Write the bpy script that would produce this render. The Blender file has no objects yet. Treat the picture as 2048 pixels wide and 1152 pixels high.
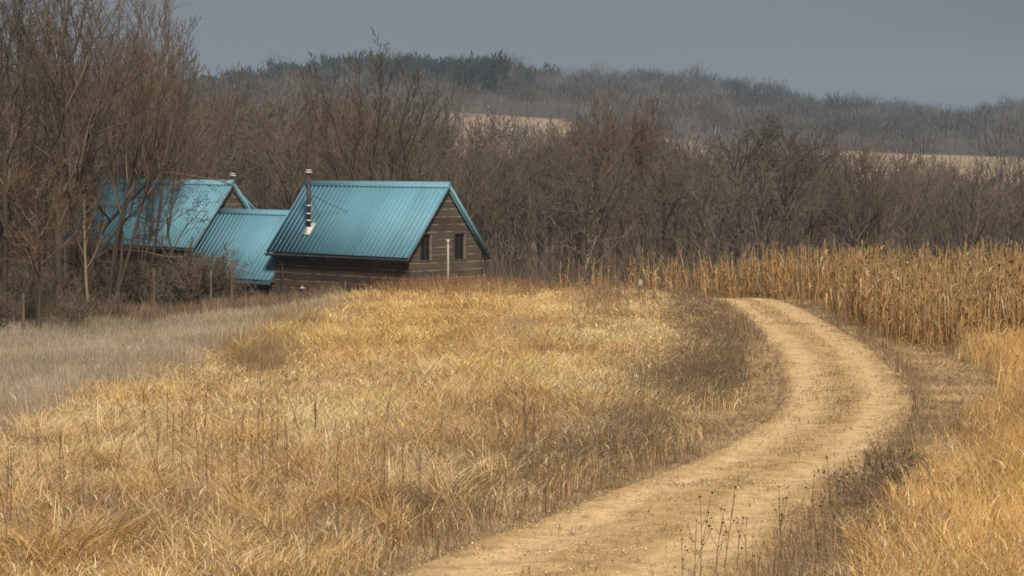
import bpy, bmesh, math, random
import numpy as np

R = np.random.default_rng(7)
random.seed(7)
S = bpy.context.scene
C = S.collection
F = 4817.0                      # focal length in pixels of the 2048 px wide photograph
PITCH = math.atan(254.0 / F)
EYE = 6.0
SUN_AZ = (0.20, -0.98)         # horizontal direction towards the sun
SUN_EL = math.radians(42)

# ------------------------------------------------------------------ helpers
def srgb(r, g, b):
    f = lambda c: (c / 255 / 12.92) if c <= 10 else ((c / 255 + 0.055) / 1.055) ** 2.4
    return np.array([f(r), f(g), f(b)])

def ss(a, b, x):
    t = np.clip((np.asarray(x, float) - a) / (b - a), 0, 1)
    return t * t * (3 - 2 * t)

_lat = R.random((6, 256, 256))
def vnoise(x, y, k=0):
    x = np.asarray(x, float); y = np.asarray(y, float)
    xi = np.floor(x).astype(int); yi = np.floor(y).astype(int)
    fx = x - xi; fy = y - yi
    fx = fx * fx * (3 - 2 * fx); fy = fy * fy * (3 - 2 * fy)
    g = lambda i, j: _lat[k % 6][(xi + i) % 256, (yi + j) % 256]
    return (g(0, 0) * (1 - fx) + g(1, 0) * fx) * (1 - fy) + (g(0, 1) * (1 - fx) + g(1, 1) * fx) * fy

def fnoise(x, y, s, k=0):       # 0..1, two octaves, feature size s metres
    x = np.asarray(x, float); y = np.asarray(y, float)
    return 0.65 * vnoise(x / s + 37, y / s + 11, k) + 0.35 * vnoise(x / s * 2.3 + 5, y / s * 2.3 + 71, k + 1)

cP, sP = math.cos(PITCH), math.sin(PITCH)
def at(u, v, Y):                # photo pixel + distance -> world point
    a = (u - 1024) / F; b = (576 - v) / F
    fy = cP + b * sP; fz = -sP + b * cP
    k = Y / fy
    return np.array([a * k, Y, EYE + fz * k])

def flat(u, v, z=0.0):          # photo pixel -> point on the plane z
    a = (u - 1024) / F; b = (576 - v) / F
    fy = cP + b * sP; fz = -sP + b * cP
    k = (z - EYE) / fz
    return np.array([a * k, fy * k, z])

def proj(x, y, z):
    zz = z - EYE
    dep = y * cP - zz * sP
    up = y * sP + zz * cP
    dep = np.maximum(dep, 0.5)
    return 1024 + F * x / dep, 576 - F * up / dep

def mesh_np(name, V, faces, col=None, uv=None, smooth=False):
    """faces: list of (n,k) index arrays"""
    me = bpy.data.meshes.new(name)
    V = np.ascontiguousarray(V, dtype=np.float32)
    me.vertices.add(len(V)); me.vertices.foreach_set('co', V.ravel())
    faces = [np.asarray(f, dtype=np.int32) for f in faces if len(f)]
    loops = np.concatenate([f.ravel() for f in faces])
    tot = np.concatenate([np.full(len(f), f.shape[1], np.int32) for f in faces])
    st = np.concatenate([[0], np.cumsum(tot)[:-1]]).astype(np.int32)
    me.loops.add(len(loops)); me.loops.foreach_set('vertex_index', loops)
    me.polygons.add(len(tot)); me.polygons.foreach_set('loop_start', st)
    if smooth:
        me.polygons.foreach_set('use_smooth', np.ones(len(tot), bool))
    me.update(calc_edges=True)
    if col is not None:
        c4 = np.ones((len(V), 4), np.float32); c4[:, :3] = col
        a = me.attributes.new('col', 'FLOAT_COLOR', 'POINT'); a.data.foreach_set('color', c4.ravel())
    if uv is not None:
        l = me.uv_layers.new(name='UVMap')
        l.data.foreach_set('uv', np.ascontiguousarray(uv[loops], dtype=np.float32).ravel())
    return me

def link(name, me, mat=None, parent=None):
    o = bpy.data.objects.new(name, me); C.objects.link(o)
    if mat is not None and me is not None and not me.materials:
        me.materials.append(mat)
    if parent is not None:
        o.parent = parent
    return o

def tag(o, label=None, cat=None, group=None, kind=None):
    if label: o['label'] = label
    if cat: o['category'] = cat
    if group: o['group'] = group
    if kind: o['kind'] = kind
    return o

def empty(name, loc, rz=0.0):
    o = bpy.data.objects.new(name, None); C.objects.link(o)
    o.location = [float(c) for c in loc]; o.rotation_euler = (0, 0, rz); o.empty_display_size = 0.3
    return o

def copy_tree(o, parent=None):
    c = o.copy(); C.objects.link(c)
    if parent is not None: c.parent = parent
    for ch in list(o.children): copy_tree(ch, c)
    return c

# ------------------------------------------------------------------ materials
def new_mat(name):
    m = bpy.data.materials.new(name); m.use_nodes = True
    nt = m.node_tree; nt.nodes.clear()
    out = nt.nodes.new('ShaderNodeOutputMaterial')
    return m, nt, out

def N(nt, typ, **kw):
    n = nt.nodes.new(typ)
    for k, v in kw.items():
        setattr(n, k, v)
    return n

def ramp(nt, stops, interp='LINEAR'):
    n = nt.nodes.new('ShaderNodeValToRGB'); cr = n.color_ramp; cr.interpolation = interp
    while len(cr.elements) < len(stops): cr.elements.new(0.5)
    for e, (p, c) in zip(cr.elements, stops):
        e.position = p; e.color = (*c, 1) if len(c) == 3 else c
    return n

def noise(nt, scale, detail=3, coord='Object', rough=0.55, stretch=None):
    tc = nt.nodes.new('ShaderNodeTexCoord')
    src = tc.outputs[coord]
    if stretch:
        mp = nt.nodes.new('ShaderNodeMapping'); mp.inputs['Scale'].default_value = stretch
        nt.links.new(src, mp.inputs['Vector']); src = mp.outputs['Vector']
    n = nt.nodes.new('ShaderNodeTexNoise'); n.inputs['Scale'].default_value = scale
    n.inputs['Detail'].default_value = detail; n.inputs['Roughness'].default_value = rough
    nt.links.new(src, n.inputs['Vector'])
    return n

def mix(nt, a, b, fac, blend='MIX'):
    n = nt.nodes.new('ShaderNodeMix'); n.data_type = 'RGBA'; n.blend_type = blend
    for sock, v in ((n.inputs[0], fac), (n.inputs[6], a), (n.inputs[7], b)):
        if hasattr(v, 'is_linked') or hasattr(v, 'node'): nt.links.new(v, sock)
        elif isinstance(v, (int, float)): sock.default_value = v
        else: sock.default_value = (*v, 1)
    return n.outputs[2]

def principled(nt, out, base, rough=0.8, metal=0.0, spec=0.3, bump=None, bump_s=0.3, bump_d=0.02):
    p = nt.nodes.new('ShaderNodeBsdfPrincipled')
    if hasattr(base, 'node'): nt.links.new(base, p.inputs['Base Color'])
    else: p.inputs['Base Color'].default_value = (*base, 1)
    p.inputs['Roughness'].default_value = rough; p.inputs['Metallic'].default_value = metal
    p.inputs['Specular IOR Level'].default_value = spec
    if bump is not None:
        b = nt.nodes.new('ShaderNodeBump'); b.inputs['Strength'].default_value = bump_s; b.inputs['Distance'].default_value = bump_d
        nt.links.new(bump, b.inputs['Height']); nt.links.new(b.outputs['Normal'], p.inputs['Normal'])
    nt.links.new(p.outputs[0], out.inputs['Surface'])
    return p

def mat_blade(name, transl=0.35, gain=(1, 1, 1)):
    m, nt, out = new_mat(name)
    a = N(nt, 'ShaderNodeAttribute', attribute_name='col')
    c = mix(nt, a.outputs['Color'], gain, 1.0, 'MULTIPLY')
    d = N(nt, 'ShaderNodeBsdfDiffuse'); t = N(nt, 'ShaderNodeBsdfTranslucent')
    nt.links.new(c, d.inputs['Color']); nt.links.new(c, t.inputs['Color'])
    mx = N(nt, 'ShaderNodeMixShader'); mx.inputs[0].default_value = transl
    nt.links.new(d.outputs[0], mx.inputs[1]); nt.links.new(t.outputs[0], mx.inputs[2])
    nt.links.new(mx.outputs[0], out.inputs['Surface'])
    return m

def mat_bark(name, c1, c2, vary=0.35, scale=6.0):
    m, nt, out = new_mat(name)
    n = noise(nt, scale, 4, stretch=(1, 1, 0.25))
    base = mix(nt, tuple(c1), tuple(c2), n.outputs['Fac'])
    oi = N(nt, 'ShaderNodeObjectInfo')
    rp = ramp(nt, [(0.0, (1 - vary, 1 - vary, 1 - vary * 0.9)), (0.35, (1.0, 0.93, 0.86)), (0.7, (1.08, 0.98, 0.92)), (1.0, (1 + vary, 1 + vary * .95, 1 + vary * .9))])
    nt.links.new(oi.outputs['Random'], rp.inputs['Fac'])
    base = mix(nt, base, rp.outputs['Color'], 1.0, 'MULTIPLY')
    d = N(nt, 'ShaderNodeBsdfDiffuse'); nt.links.new(base, d.inputs['Color'])
    nt.links.new(d.outputs[0], out.inputs['Surface'])
    return m

def mat_noise(name, c1, c2, scale=5, rough=0.8, metal=0.0, spec=0.3, bump_s=0.0, stretch=None, lo=0.35, hi=0.65):
    m, nt, out = new_mat(name)
    n = noise(nt, scale, 4, stretch=stretch)
    rp = ramp(nt, [(lo, tuple(c1)), (hi, tuple(c2))])
    nt.links.new(n.outputs['Fac'], rp.inputs['Fac'])
    principled(nt, out, rp.outputs['Color'], rough, metal, spec, n.outputs['Fac'] if bump_s else None, bump_s)
    return m

MB_GRASS = mat_blade('dry_grass_blades', 0.35)
MB_CORN = mat_blade('dry_corn', 0.30)
MB_FAR = mat_blade('far_twigs', 0.0)
BARK_NEAR = mat_bark('bark_near', (0.05, 0.042, 0.034), (0.088, 0.073, 0.059), 0.2)
TWIG_NEAR = mat_bark('twig_near', (0.112, 0.092, 0.073), (0.15, 0.125, 0.10), 0.25)
TWIG_RUST = mat_bark('twig_rust', (0.135, 0.093, 0.066), (0.18, 0.125, 0.09), 0.2)
BARK_WOOD = mat_bark('bark_wood', (0.052, 0.043, 0.036), (0.088, 0.073, 0.061), 0.4)
TWIG_WOOD = mat_bark('twig_wood', (0.116, 0.099, 0.085), (0.156, 0.135, 0.116), 0.40)
BARK_DARK = mat_bark('bark_dark', (0.055, 0.045, 0.038), (0.08, 0.065, 0.055), 0.1)
TWIG_MID = mat_bark('twig_mid', (0.082, 0.069, 0.058), (0.115, 0.096, 0.08), 0.1)
BARK_TAN = mat_bark('bark_tan', (0.15, 0.12, 0.088), (0.20, 0.165, 0.12), 0.1)
BARK_PALE = mat_bark('bark_pale', (0.24, 0.20, 0.15), (0.32, 0.27, 0.20), 0.1)

# ------------------------------------------------------------------ terrain
UXF = np.array([-600, 0, 400, 900, 1140, 1300, 1600, 1800, 2048, 2650])
VF = np.array([215, 215, 212, 224, 240, 274, 297, 307, 315, 320])
UXR = np.array([-600, 0, 380, 460, 520, 600, 680, 800, 900, 960, 1050, 1150, 1400, 1480, 1560, 1620, 1700, 1800, 1850, 1920, 1960, 2010, 2048, 2650])
VR = np.array([205, 200, 186, 184, 168, 156, 140, 130, 134, 140, 150, 150, 152, 170, 178, 198, 206, 212, 224, 234, 222, 208, 206, 200]) + 26
KY = [120, 170, 300, 480, 850, 1650, 2000, 2700]

def z_near(x, y):
    x = np.asarray(x, float); y = np.asarray(y, float)
    z = 0.26 * (fnoise(x, y, 13, 2) - 0.5) * ss(30, 40, y) * (1 - ss(112, 122, y))
    z = z + 4.0 * np.clip(1 - y / 33.0, 0, 1.0) ** 1.35 * (y < 33)
    z = z - 1.25 * ss(-5, -17, x) * ss(58, 96, y)
    z = z - 0.45 * np.exp(-0.5 * (((x + 9) / 2.6) ** 2 + ((y - 105) / 8) ** 2)) - .12 * ss(-8, -14, x) * ss(70, 95, y)
    fall = np.clip(y - 103.5, 0, None)
    z = z - (1.1 * ss(0, 15, fall) + 0.0 * fall) * (1 - 0.55 * ss(6, 14, x))
    return z

def zg(x, y):
    x = np.asarray(x, float); y = np.asarray(y, float)
    yy = np.maximum(y, 20)
    u = 1024 + F * x / yy
    vf = np.interp(u, UXF, VF); vr = np.interp(u, UXR, VR)
    zf = 6 + (322 - vf) / F * 850
    zr = 6 + (322 - vr) / F * 1650
    zn = z_near(x, np.minimum(y, 120))
    K = [zn, np.full_like(zn, -5.0), np.full_like(zn, -9.0), np.full_like(zn, -6.0), zf, zr, zr - 6, zr - 60]
    z = zn.copy() if hasattr(zn, 'copy') else np.array(zn)
    for i in range(len(KY) - 1):
        t = np.clip((y - KY[i]) / (KY[i + 1] - KY[i]), 0, 1)
        seg = K[i] * (1 - t) + K[i + 1] * t
        z = np.where(y >= KY[i], seg, z)
    z = z + (fnoise(x, y, 190, 3) - 0.5) * 16 * ss(900, 1150, y) * (1 - ss(1480, 1640, y))
    return z

# the track: matched left / right edges traced on the flat field
EDGE = [((330, 1345), (1200, 1345)), ((560, 1240), (1345, 1240)), ((775, 1152), (1520, 1152)), ((1000, 1062), (1600, 1070)), ((1200, 988), (1650, 1005)),
        ((1400, 915), (1735, 935)), ((1490, 868), (1795, 885)), ((1545, 822), (1828, 832)), ((1560, 780), (1824, 785)),
        ((1548, 722), (1790, 738)), ((1520, 682), (1738, 695)), ((1487, 647), (1680, 662)), ((1457, 620), (1632, 633)),
        ((1432, 605), (1592, 612)), ((1400, 600), (1556, 602)), ((1345, 598), (1500, 590)), ((1250, 597), (1380, 583)), ((1100, 597), (1200, 581))]
def crom(P, n):
    P = np.array(P); out = []
    Q = np.vstack([2 * P[0] - P[1], P, 2 * P[-1] - P[-2]])
    for i in range(len(P) - 1):
        p0, p1, p2, p3 = Q[i:i + 4]
        for t in np.linspace(0, 1, n, endpoint=False):
            out.append(0.5 * (2 * p1 + (p2 - p0) * t + (2 * p0 - 5 * p1 + 4 * p2 - p3) * t * t + (3 * p1 - p0 - 3 * p2 + p3) * t ** 3))
    out.append(P[-1]); return np.array(out)
RL = crom([flat(*a)[:2] for a, b in EDGE], 14)
RR = crom([flat(*b)[:2] for a, b in EDGE], 14)
RC = (RL + RR) / 2; RH = np.linalg.norm(RR - RL, axis=1) / 2
RTAN = np.gradient(RC, axis=0); RTAN /= np.linalg.norm(RTAN, axis=1)[:, None]
# half width measured square to the centre line
RH = np.abs((RR - RL)[:, 0] * -RTAN[:, 1] + (RR - RL)[:, 1] * RTAN[:, 0]) / 2
RH = np.convolve(np.pad(RH, 8, mode='edge'), np.ones(17) / 17, 'valid')
def road_coord(x, y):
    """signed distance across (m, right positive) minus nothing, and half width at the nearest centre point"""
    x = np.asarray(x, float).ravel(); y = np.asarray(y, float).ravel()
    D = np.empty(len(x)); W = np.empty(len(x))
    for s in range(0, len(x), 20000):
        dx = x[s:s + 20000, None] - RC[None, :, 0]; dy = y[s:s + 20000, None] - RC[None, :, 1]
        k = np.argmin(dx * dx + dy * dy, axis=1); r = np.arange(len(k))
        side = dx[r, k] * RTAN[k, 1] - dy[r, k] * RTAN[k, 0]
        D[s:s + 20000] = np.sign(side) * np.sqrt(dx[r, k] ** 2 + dy[r, k] ** 2); W[s:s + 20000] = RH[k]
    return D, W

def mat_ground():
    m, nt, out = new_mat('ground_earth')
    a = N(nt, 'ShaderNodeAttribute', attribute_name='col')
    n1 = noise(nt, 1.3, 5); n2 = noise(nt, 14, 3)
    r1 = ramp(nt, [(0.3, (0.7, 0.68, 0.66)), (0.7, (1.25, 1.25, 1.25))]); nt.links.new(n1.outputs['Fac'], r1.inputs['Fac'])
    r2 = ramp(nt, [(0.3, (0.65, 0.62, 0.6)), (0.7, (1.3, 1.3, 1.3))]); nt.links.new(n2.outputs['Fac'], r2.inputs['Fac'])
    c = mix(nt, a.outputs['Color'], r1.outputs['Color'], 1.0, 'MULTIPLY')
    c = mix(nt, c, r2.outputs['Color'], 1.0, 'MULTIPLY')
    principled(nt, out, c, 0.95, 0, 0.1, n2.outputs['Fac'], 0.5, 0.04)
    return m

def in_field(u, y, edge):
    wob = 40 * np.sin(y / 37.0)
    a = (u > 890 + wob) & (u < 1150 + wob) & (y > 640)
    b = (u > 1590 + wob - .6 * (y - 700)) & (y > 520)
    c = (u > 1290 + wob) & (u < 1420 + wob) & (y > 700)
    return (a | b | c) & (y < edge)
def build_ground():
    ys = np.concatenate([np.arange(-25, 28, 3.0), np.arange(28, 128, 0.8), np.geomspace(128.5, 2700, 150)])
    ts = np.linspace(-1, 1, 181)
    X = ts[None, :] * (34 + np.maximum(ys, 0)[:, None] * 0.36); Y = np.repeat(ys[:, None], len(ts), 1)
    Z = zg(X, Y)
    V = np.stack([X, Y, Z], -1).reshape(-1, 3)
    h, w = X.shape
    i = (np.arange(h - 1)[:, None] * w + np.arange(w - 1)[None, :]).ravel()
    faces = np.stack([i, i + 1, i + w + 1, i + w], 1)
    x, y = V[:, 0], V[:, 1]
    straw = np.array([0.36, 0.26, 0.15]); leaf = np.array([0.125, 0.095, 0.066]); tan = np.array([0.33, 0.25, 0.17]); wood = np.array([0.09, 0.078, 0.07])
    u = 1024 + F * x / np.maximum(y, 20)
    col = np.repeat(straw[None], len(V), 0)
    col = np.where((y > 116)[:, None] | ((x < -9) & (y > 98))[:, None], leaf, col)
    nz = fnoise(x, y, 60, 4)
    vf_edge = 850 + (fnoise(x, y, 80, 1) - 0.5) * 60
    fld = in_field(u, y, vf_edge)
    strip = 0.85 + 0.3 * fnoise(x, y * 0.5, 35, 5)
    col = np.where(fld[:, None], tan[None] * strip[:, None], col)
    col = np.where((y >= vf_edge)[:, None], wood * (0.8 + 0.4 * nz)[:, None], col)
    me = mesh_np('ground', V, [faces], col=col, smooth=True)
    return tag(link('ground', me, mat_ground()), kind='structure')
build_ground()

def mat_road():
    m, nt, out = new_mat('sandy_gravel')
    uv = N(nt, 'ShaderNodeUVMap'); sep = N(nt, 'ShaderNodeSeparateXYZ'); nt.links.new(uv.outputs[0], sep.inputs[0])
    # large blotches drawn out along the track
    mp = N(nt, 'ShaderNodeMapping'); mp.inputs['Scale'].default_value = (1.6, 0.16, 1); nt.links.new(uv.outputs[0], mp.inputs['Vector'])
    nb = N(nt, 'ShaderNodeTexNoise'); nb.inputs['Scale'].default_value = 2.2; nb.inputs['Detail'].default_value = 5; nt.links.new(mp.outputs[0], nb.inputs['Vector'])
    ab = N(nt, 'ShaderNodeMath', operation='ABSOLUTE'); nt.links.new(sep.outputs['X'], ab.inputs[0])
    wob = N(nt, 'ShaderNodeMath', operation='MULTIPLY_ADD'); nt.links.new(nb.outputs['Fac'], wob.inputs[0]); wob.inputs[1].default_value = 0.8; wob.inputs[2].default_value = -0.40
    ad = N(nt, 'ShaderNodeMath', operation='ADD'); nt.links.new(ab.outputs[0], ad.inputs[0]); nt.links.new(wob.outputs[0], ad.inputs[1])
    rr = ramp(nt, [(0.02, (0.49, 0.325, 0.157)), (0.2, (0.53, 0.355, 0.172)), (0.36, (0.645, 0.445, 0.235)), (0.60, (0.655, 0.455, 0.245)), (0.78, (0.54, 0.365, 0.183)), (1.0, (0.42, 0.28, 0.14))])
    nt.links.new(ad.outputs[0], rr.inputs['Fac'])
    n1 = noise(nt, 2.2, 6, rough=.65); r1 = ramp(nt, [(0.32, (0.74, 0.71, 0.66)), (0.5, (1, 1, 1)), (0.68, (1.18, 1.19, 1.2))]); nt.links.new(n1.outputs['Fac'], r1.inputs['Fac'])
    n2 = noise(nt, 24.0, 3, rough=0.75); r2 = ramp(nt, [(0.33, (0.50, 0.46, 0.41)), (0.45, (0.96, 0.96, 0.96)), (0.68, (1.32, 1.34, 1.36))]); nt.links.new(n2.outputs['Fac'], r2.inputs['Fac'])
    c = mix(nt, rr.outputs['Color'], r1.outputs['Color'], 1.0, 'MULTIPLY'); c = mix(nt, c, r2.outputs['Color'], 1.0, 'MULTIPLY')
    n3 = noise(nt, 9.0, 4)
    addh = N(nt, 'ShaderNodeMath', operation='ADD'); nt.links.new(n2.outputs['Fac'], addh.inputs[0]); nt.links.new(n3.outputs['Fac'], addh.inputs[1])
    principled(nt, out, c, 0.95, 0, 0.12, addh.outputs[0], 0.7, 0.07)
    return m

def road_prof(a):
    return 0.12 - 0.05 * np.exp(-((a - 0.5) / 0.16) ** 2) - 0.17 * ss(0.84, 1.12, a)
def build_road():
    ca = np.linspace(-1.12, 1.12, 41)
    nrm = np.stack([RTAN[:, 1], -RTAN[:, 0]], 1)
    arc = np.concatenate([[0], np.cumsum(np.linalg.norm(np.diff(RC, axis=0), axis=1))])
    P = RC[:, None, :] + nrm[:, None, :] * (ca[None, :, None] * RH[:, None, None])
    x = P[..., 0]; y = P[..., 1]
    a = np.abs(ca)[None, :]
    prof = road_prof(a)
    z = zg(x, y) + prof + 0.06 * (fnoise(x, y, 0.8, 3) - 0.5) + .05 * (fnoise(x, y, 2.5, 1) - .5)
    V = np.stack([x, y, z], -1).reshape(-1, 3)
    uv = np.stack([np.repeat(ca[None], len(RC), 0), np.repeat(arc[:, None], len(ca), 1)], -1).reshape(-1, 2)
    h, w = x.shape
    i = (np.arange(h - 1)[:, None] * w + np.arange(w - 1)[None, :]).ravel()
    me = mesh_np('gravel_road', V, [np.stack([i, i + 1, i + w + 1, i + w], 1)], uv=uv, smooth=True)
    tag(link('gravel_road', me, mat_road()), kind='structure')
build_road()

# ------------------------------------------------------------------ blades (grass, leaves, distant twigs)
def blades(P, h, w, az, bend, droop, col, seg=3, face=None, taper=0.85):
    """ribbons: height h, sideways reach bend*h towards az, tip falling by droop. Returns V, quads, colours."""
    n = len(P)
    t = np.linspace(0, 1, seg + 1)[None, :]
    h = np.asarray(h)[:, None]; bend = np.asarray(bend)[:, None]; droop = np.asarray(droop)[:, None]
    hor = h * bend * t ** 1.7
    ver = h * (t - droop * t ** 3)
    ca, sa = np.cos(az)[:, None], np.sin(az)[:, None]
    c = np.stack([P[:, 0:1] + ca * hor, P[:, 1:2] + sa * hor, P[:, 2:3] + ver], -1)
    if face is None: face = R.uniform(0, 2 * np.pi, n)
    side = np.stack([np.cos(face), np.sin(face), np.zeros(n)], -1)[:, None, :]
    ww = (np.asarray(w)[:, None] * (1 - taper * t ** 1.6))[..., None] * 0.5
    V = np.stack([c - side * ww, c + side * ww], 2).reshape(-1, 3)
    b = np.arange(n)[:, None] * (2 * (seg + 1)) + 2 * np.arange(seg)[None, :]
    b = b.ravel()
    q = np.stack([b, b + 1, b + 3, b + 2], 1)
    cc = np.repeat(col, 2 * (seg + 1), axis=0)
    return V, q, cc

class Bag:
    def __init__(s): s.V = []; s.q = []; s.c = []; s.n = 0
    def add(s, V, q, c):
        s.V.append(V.astype(np.float32)); s.q.append(q + s.n); s.c.append(c.astype(np.float32)); s.n += len(V)
    def mesh(s, name):
        return mesh_np(name, np.concatenate(s.V), [np.concatenate(s.q)], col=np.concatenate(s.c))

def build_gravel():
    n = 15000
    k = R.integers(8, len(RC) - 60, n); c = R.uniform(-1.05, 1.05, n)
    nrm = np.stack([RTAN[:, 1], -RTAN[:, 0]], 1)
    P = RC[k] + nrm[k] * (c * RH[k])[:, None] + R.normal(0, .12, (n, 2))
    keep = R.random(n) < (.25 + .75 * ss(.4, .65, fnoise(P[:, 0], P[:, 1], 1.2, 4))) * np.where((np.abs(c) > .35) & (np.abs(c) < .65), .45, 1)
    P, c = P[keep], c[keep]; n = len(P)
    z = zg(P[:, 0], P[:, 1]) + road_prof(np.abs(c))
    r = .008 + .020 * R.random(n) ** 3
    oct_ = np.array([[1, 0, 0], [0, 1, 0], [-1, 0, 0], [0, -1, 0], [0, 0, .7], [0, 0, -.7]], float)
    V = oct_[None] * R.uniform(.6, 1.3, (n, 6, 1)) * r[:, None, None]
    th = R.uniform(0, 6.28, n); ca, sa = np.cos(th)[:, None], np.sin(th)[:, None]
    V = np.stack([V[..., 0] * ca - V[..., 1] * sa, V[..., 0] * sa + V[..., 1] * ca, V[..., 2]], -1) + np.stack([P[:, 0], P[:, 1], z + r * .35 + .01], 1)[:, None, :]
    f = np.array([[0, 1, 4], [1, 2, 4], [2, 3, 4], [3, 0, 4], [1, 0, 5], [2, 1, 5], [3, 2, 5], [0, 3, 5]])
    F_ = (f[None] + (np.arange(n) * 6)[:, None, None]).reshape(-1, 3)
    col = np.where(R.random((n, 1)) < .6, np.array([.62, .50, .34]), np.array([.26, .19, .12])) * R.uniform(.7, 1.25, (n, 1))
    tag(link('gravel', mesh_np('gravel', V.reshape(-1, 3), [F_], col=np.repeat(np.clip(col, 0, .85), 6, 0)), MB_FAR), kind='stuff')
build_gravel()

# ------------------------------------------------------------------ house frame (needed to keep grass out)
HA = math.radians(43.0)
HO = np.array([-4.86, 113.0])
HB = -1.35                                        # base level of the house
def hpt(lx, ly):                                  # house x across the gable, y along the ridge (away)
    return HO[0] + lx * math.cos(HA) - ly * math.sin(HA), HO[1] + lx * math.sin(HA) + ly * math.cos(HA)
def in_house(x, y, m=0.1):
    dx = x - HO[0]; dy = y - HO[1]
    lx = dx * math.cos(HA) + dy * math.sin(HA); ly = -dx * math.sin(HA) + dy * math.cos(HA)
    return (lx > 0.2 - m) & (lx < 7.2 + m) & (ly > 0.1 - m) & (ly < 31 + m)

# corn field edge (front) on the flat field
CE = np.array([flat(u, v)[:2] for u, v in [(1120, 597), (1250, 598), (1400, 597.5), (1600, 601), (1665, 634), (1720, 660), (1785, 686), (1850, 702), (1930, 712), (2048, 706), (2350, 690)]])
CE[:3, 1] = [111.0, 110.0, 109.0]
def in_corn(x, y):
    e = np.interp(x, CE[:, 0], CE[:, 1], left=1e9)
    return (y > e) & (y < 117)

# ------------------------------------------------------------------ grass of the field
BL = [  # u, v, su, sv, type, strength : patches seen in the field
    (760, 690, 130, 30, 'orange', 2.3), (900, 665, 110, 45, 'orange', 2.5), (1080, 575, 160, 14, 'orange', .8), (700, 615, 70, 16, 'orange', 3.0), (620, 690, 60, 25, 'orange', 1.2),
    (1210, 620, 26, 24, 'dark', .5), (1030, 690, 30, 22, 'grey', .6), (700, 640, 26, 16, 'grey', .5),
    (590, 668, 30, 14, 'olive', 3.6), (510, 735, 34, 16, 'olive', 3.0), (550, 700, 34, 14, 'olive', 2.6),
    (1400, 790, 75, 34, 'dark', 2.6), (1465, 735, 46, 60, 'dark', 3.4), (1400, 690, 34, 30, 'dark', 1.6), (1130, 945, 70, 22, 'dark', 1.4), (1290, 890, 46, 42, 'dark', 3.0), (1210, 915, 60, 40, 'dark', 1.5),
    (1000, 968, 110, 28, 'dark', 1.9), (880, 1034, 90, 34, 'dark', 1.6), (1380, 640, 28, 40, 'dark', 2.5), (1440, 650, 30, 35, 'dark', 1.3),
    (950, 900, 60, 26, 'rust', 2.2), (1080, 860, 60, 30, 'rust', .9), (280, 1050, 60, 30, 'rust', 2.6), (560, 1000, 60, 60, 'rust', 2.0), (420, 1000, 60, 70, 'rust', .9), (760, 1000, 50, 60, 'rust', .8),
    (300, 1085, 45, 22, 'dark', 3.2), (200, 1100, 40, 24, 'dark', 1.0), (640, 1120, 90, 26, 'dark', 1.3), (60, 1060, 80, 50, 'rust', .8),
    (1860, 900, 70, 40, 'dark', 2.6), (1915, 800, 60, 70, 'brush', 2.4), (1940, 725, 60, 34, 'brush', 1.6), (1760, 970, 110, 34, 'dark', 2.0), (1840, 940, 60, 30, 'brush', 1.6),
    (1640, 1040, 70, 36, 'dark', 2.0), (1580, 1100, 90, 40, 'dark', 1.6), (1720, 1080, 40, 60, 'dark', 1.2),
    (2010, 850, 55, 190, 'tall', 5.0), (1960, 1060, 150, 80, 'tall', 4.0), (1800, 1100, 90, 50, 'rust', 3.2), (1930, 1090, 120, 60, 'rust', 1.6), (1880, 1010, 60, 30, 'gold', 1.5), (2040, 800, 60, 150, 'tall', 5.0), (2000, 720, 60, 30, 'tall', 4.0), (2060, 980, 60, 100, 'tall', 3.0), (1880, 1010, 90, 40, 'rust', 2.2),
    (800, 598, 130, 9, 'crest', .5), (930, 592, 90, 9, 'crest', .6), (1120, 592, 110, 10, 'crest', .35), (690, 605, 60, 8, 'crest', .3), (1250, 620, 60, 40, 'crest', .25),
    (1320, 625, 50, 45, 'gold', 3.0), (1280, 700, 70, 40, 'gold', 2.5), (1180, 780, 80, 40, 'gold', 1.5),
]
TYPES = {  # colour, colour jitter, height, width, bend, droop
    'gold':   ((0.79, 0.562, 0.312), .22, (.50, .95), .013, .75, .72),
    'orange': ((0.72, 0.47, 0.205), .22, (.55, .95), .012, .40, .40),
    'grey':   ((0.405, 0.340, 0.258), .26, (.50, 1.0), .009, .14, .06),
    'olive':  ((0.33, 0.24, 0.13), .3, (.55, .95), .009, .14, .08),
    'dark':   ((0.215, 0.158, 0.100), .34, (.35, .95), .0085, .25, .08),
    'brush':  ((0.28, 0.225, 0.165), .28, (.55, 1.05), .008, .16, .05),
    'rust':   ((0.40, 0.235, 0.11), .22, (.5, .95), .011, .3, .25),
    'litter': ((0.46, 0.335, 0.19), .34, (.08, .22), .012, 1.2, .35),
    'tall':   ((0.66, 0.415, 0.175), .24, (.75, 1.35), .011, .30, .28),
    'crest':  ((0.30, 0.185, 0.095), .3, (.75, 1.3), .0085, .2, .1),
    'under':  ((0.235, 0.165, 0.112), .42, (.7, 1.6), .011, .25, .10),
}
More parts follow.
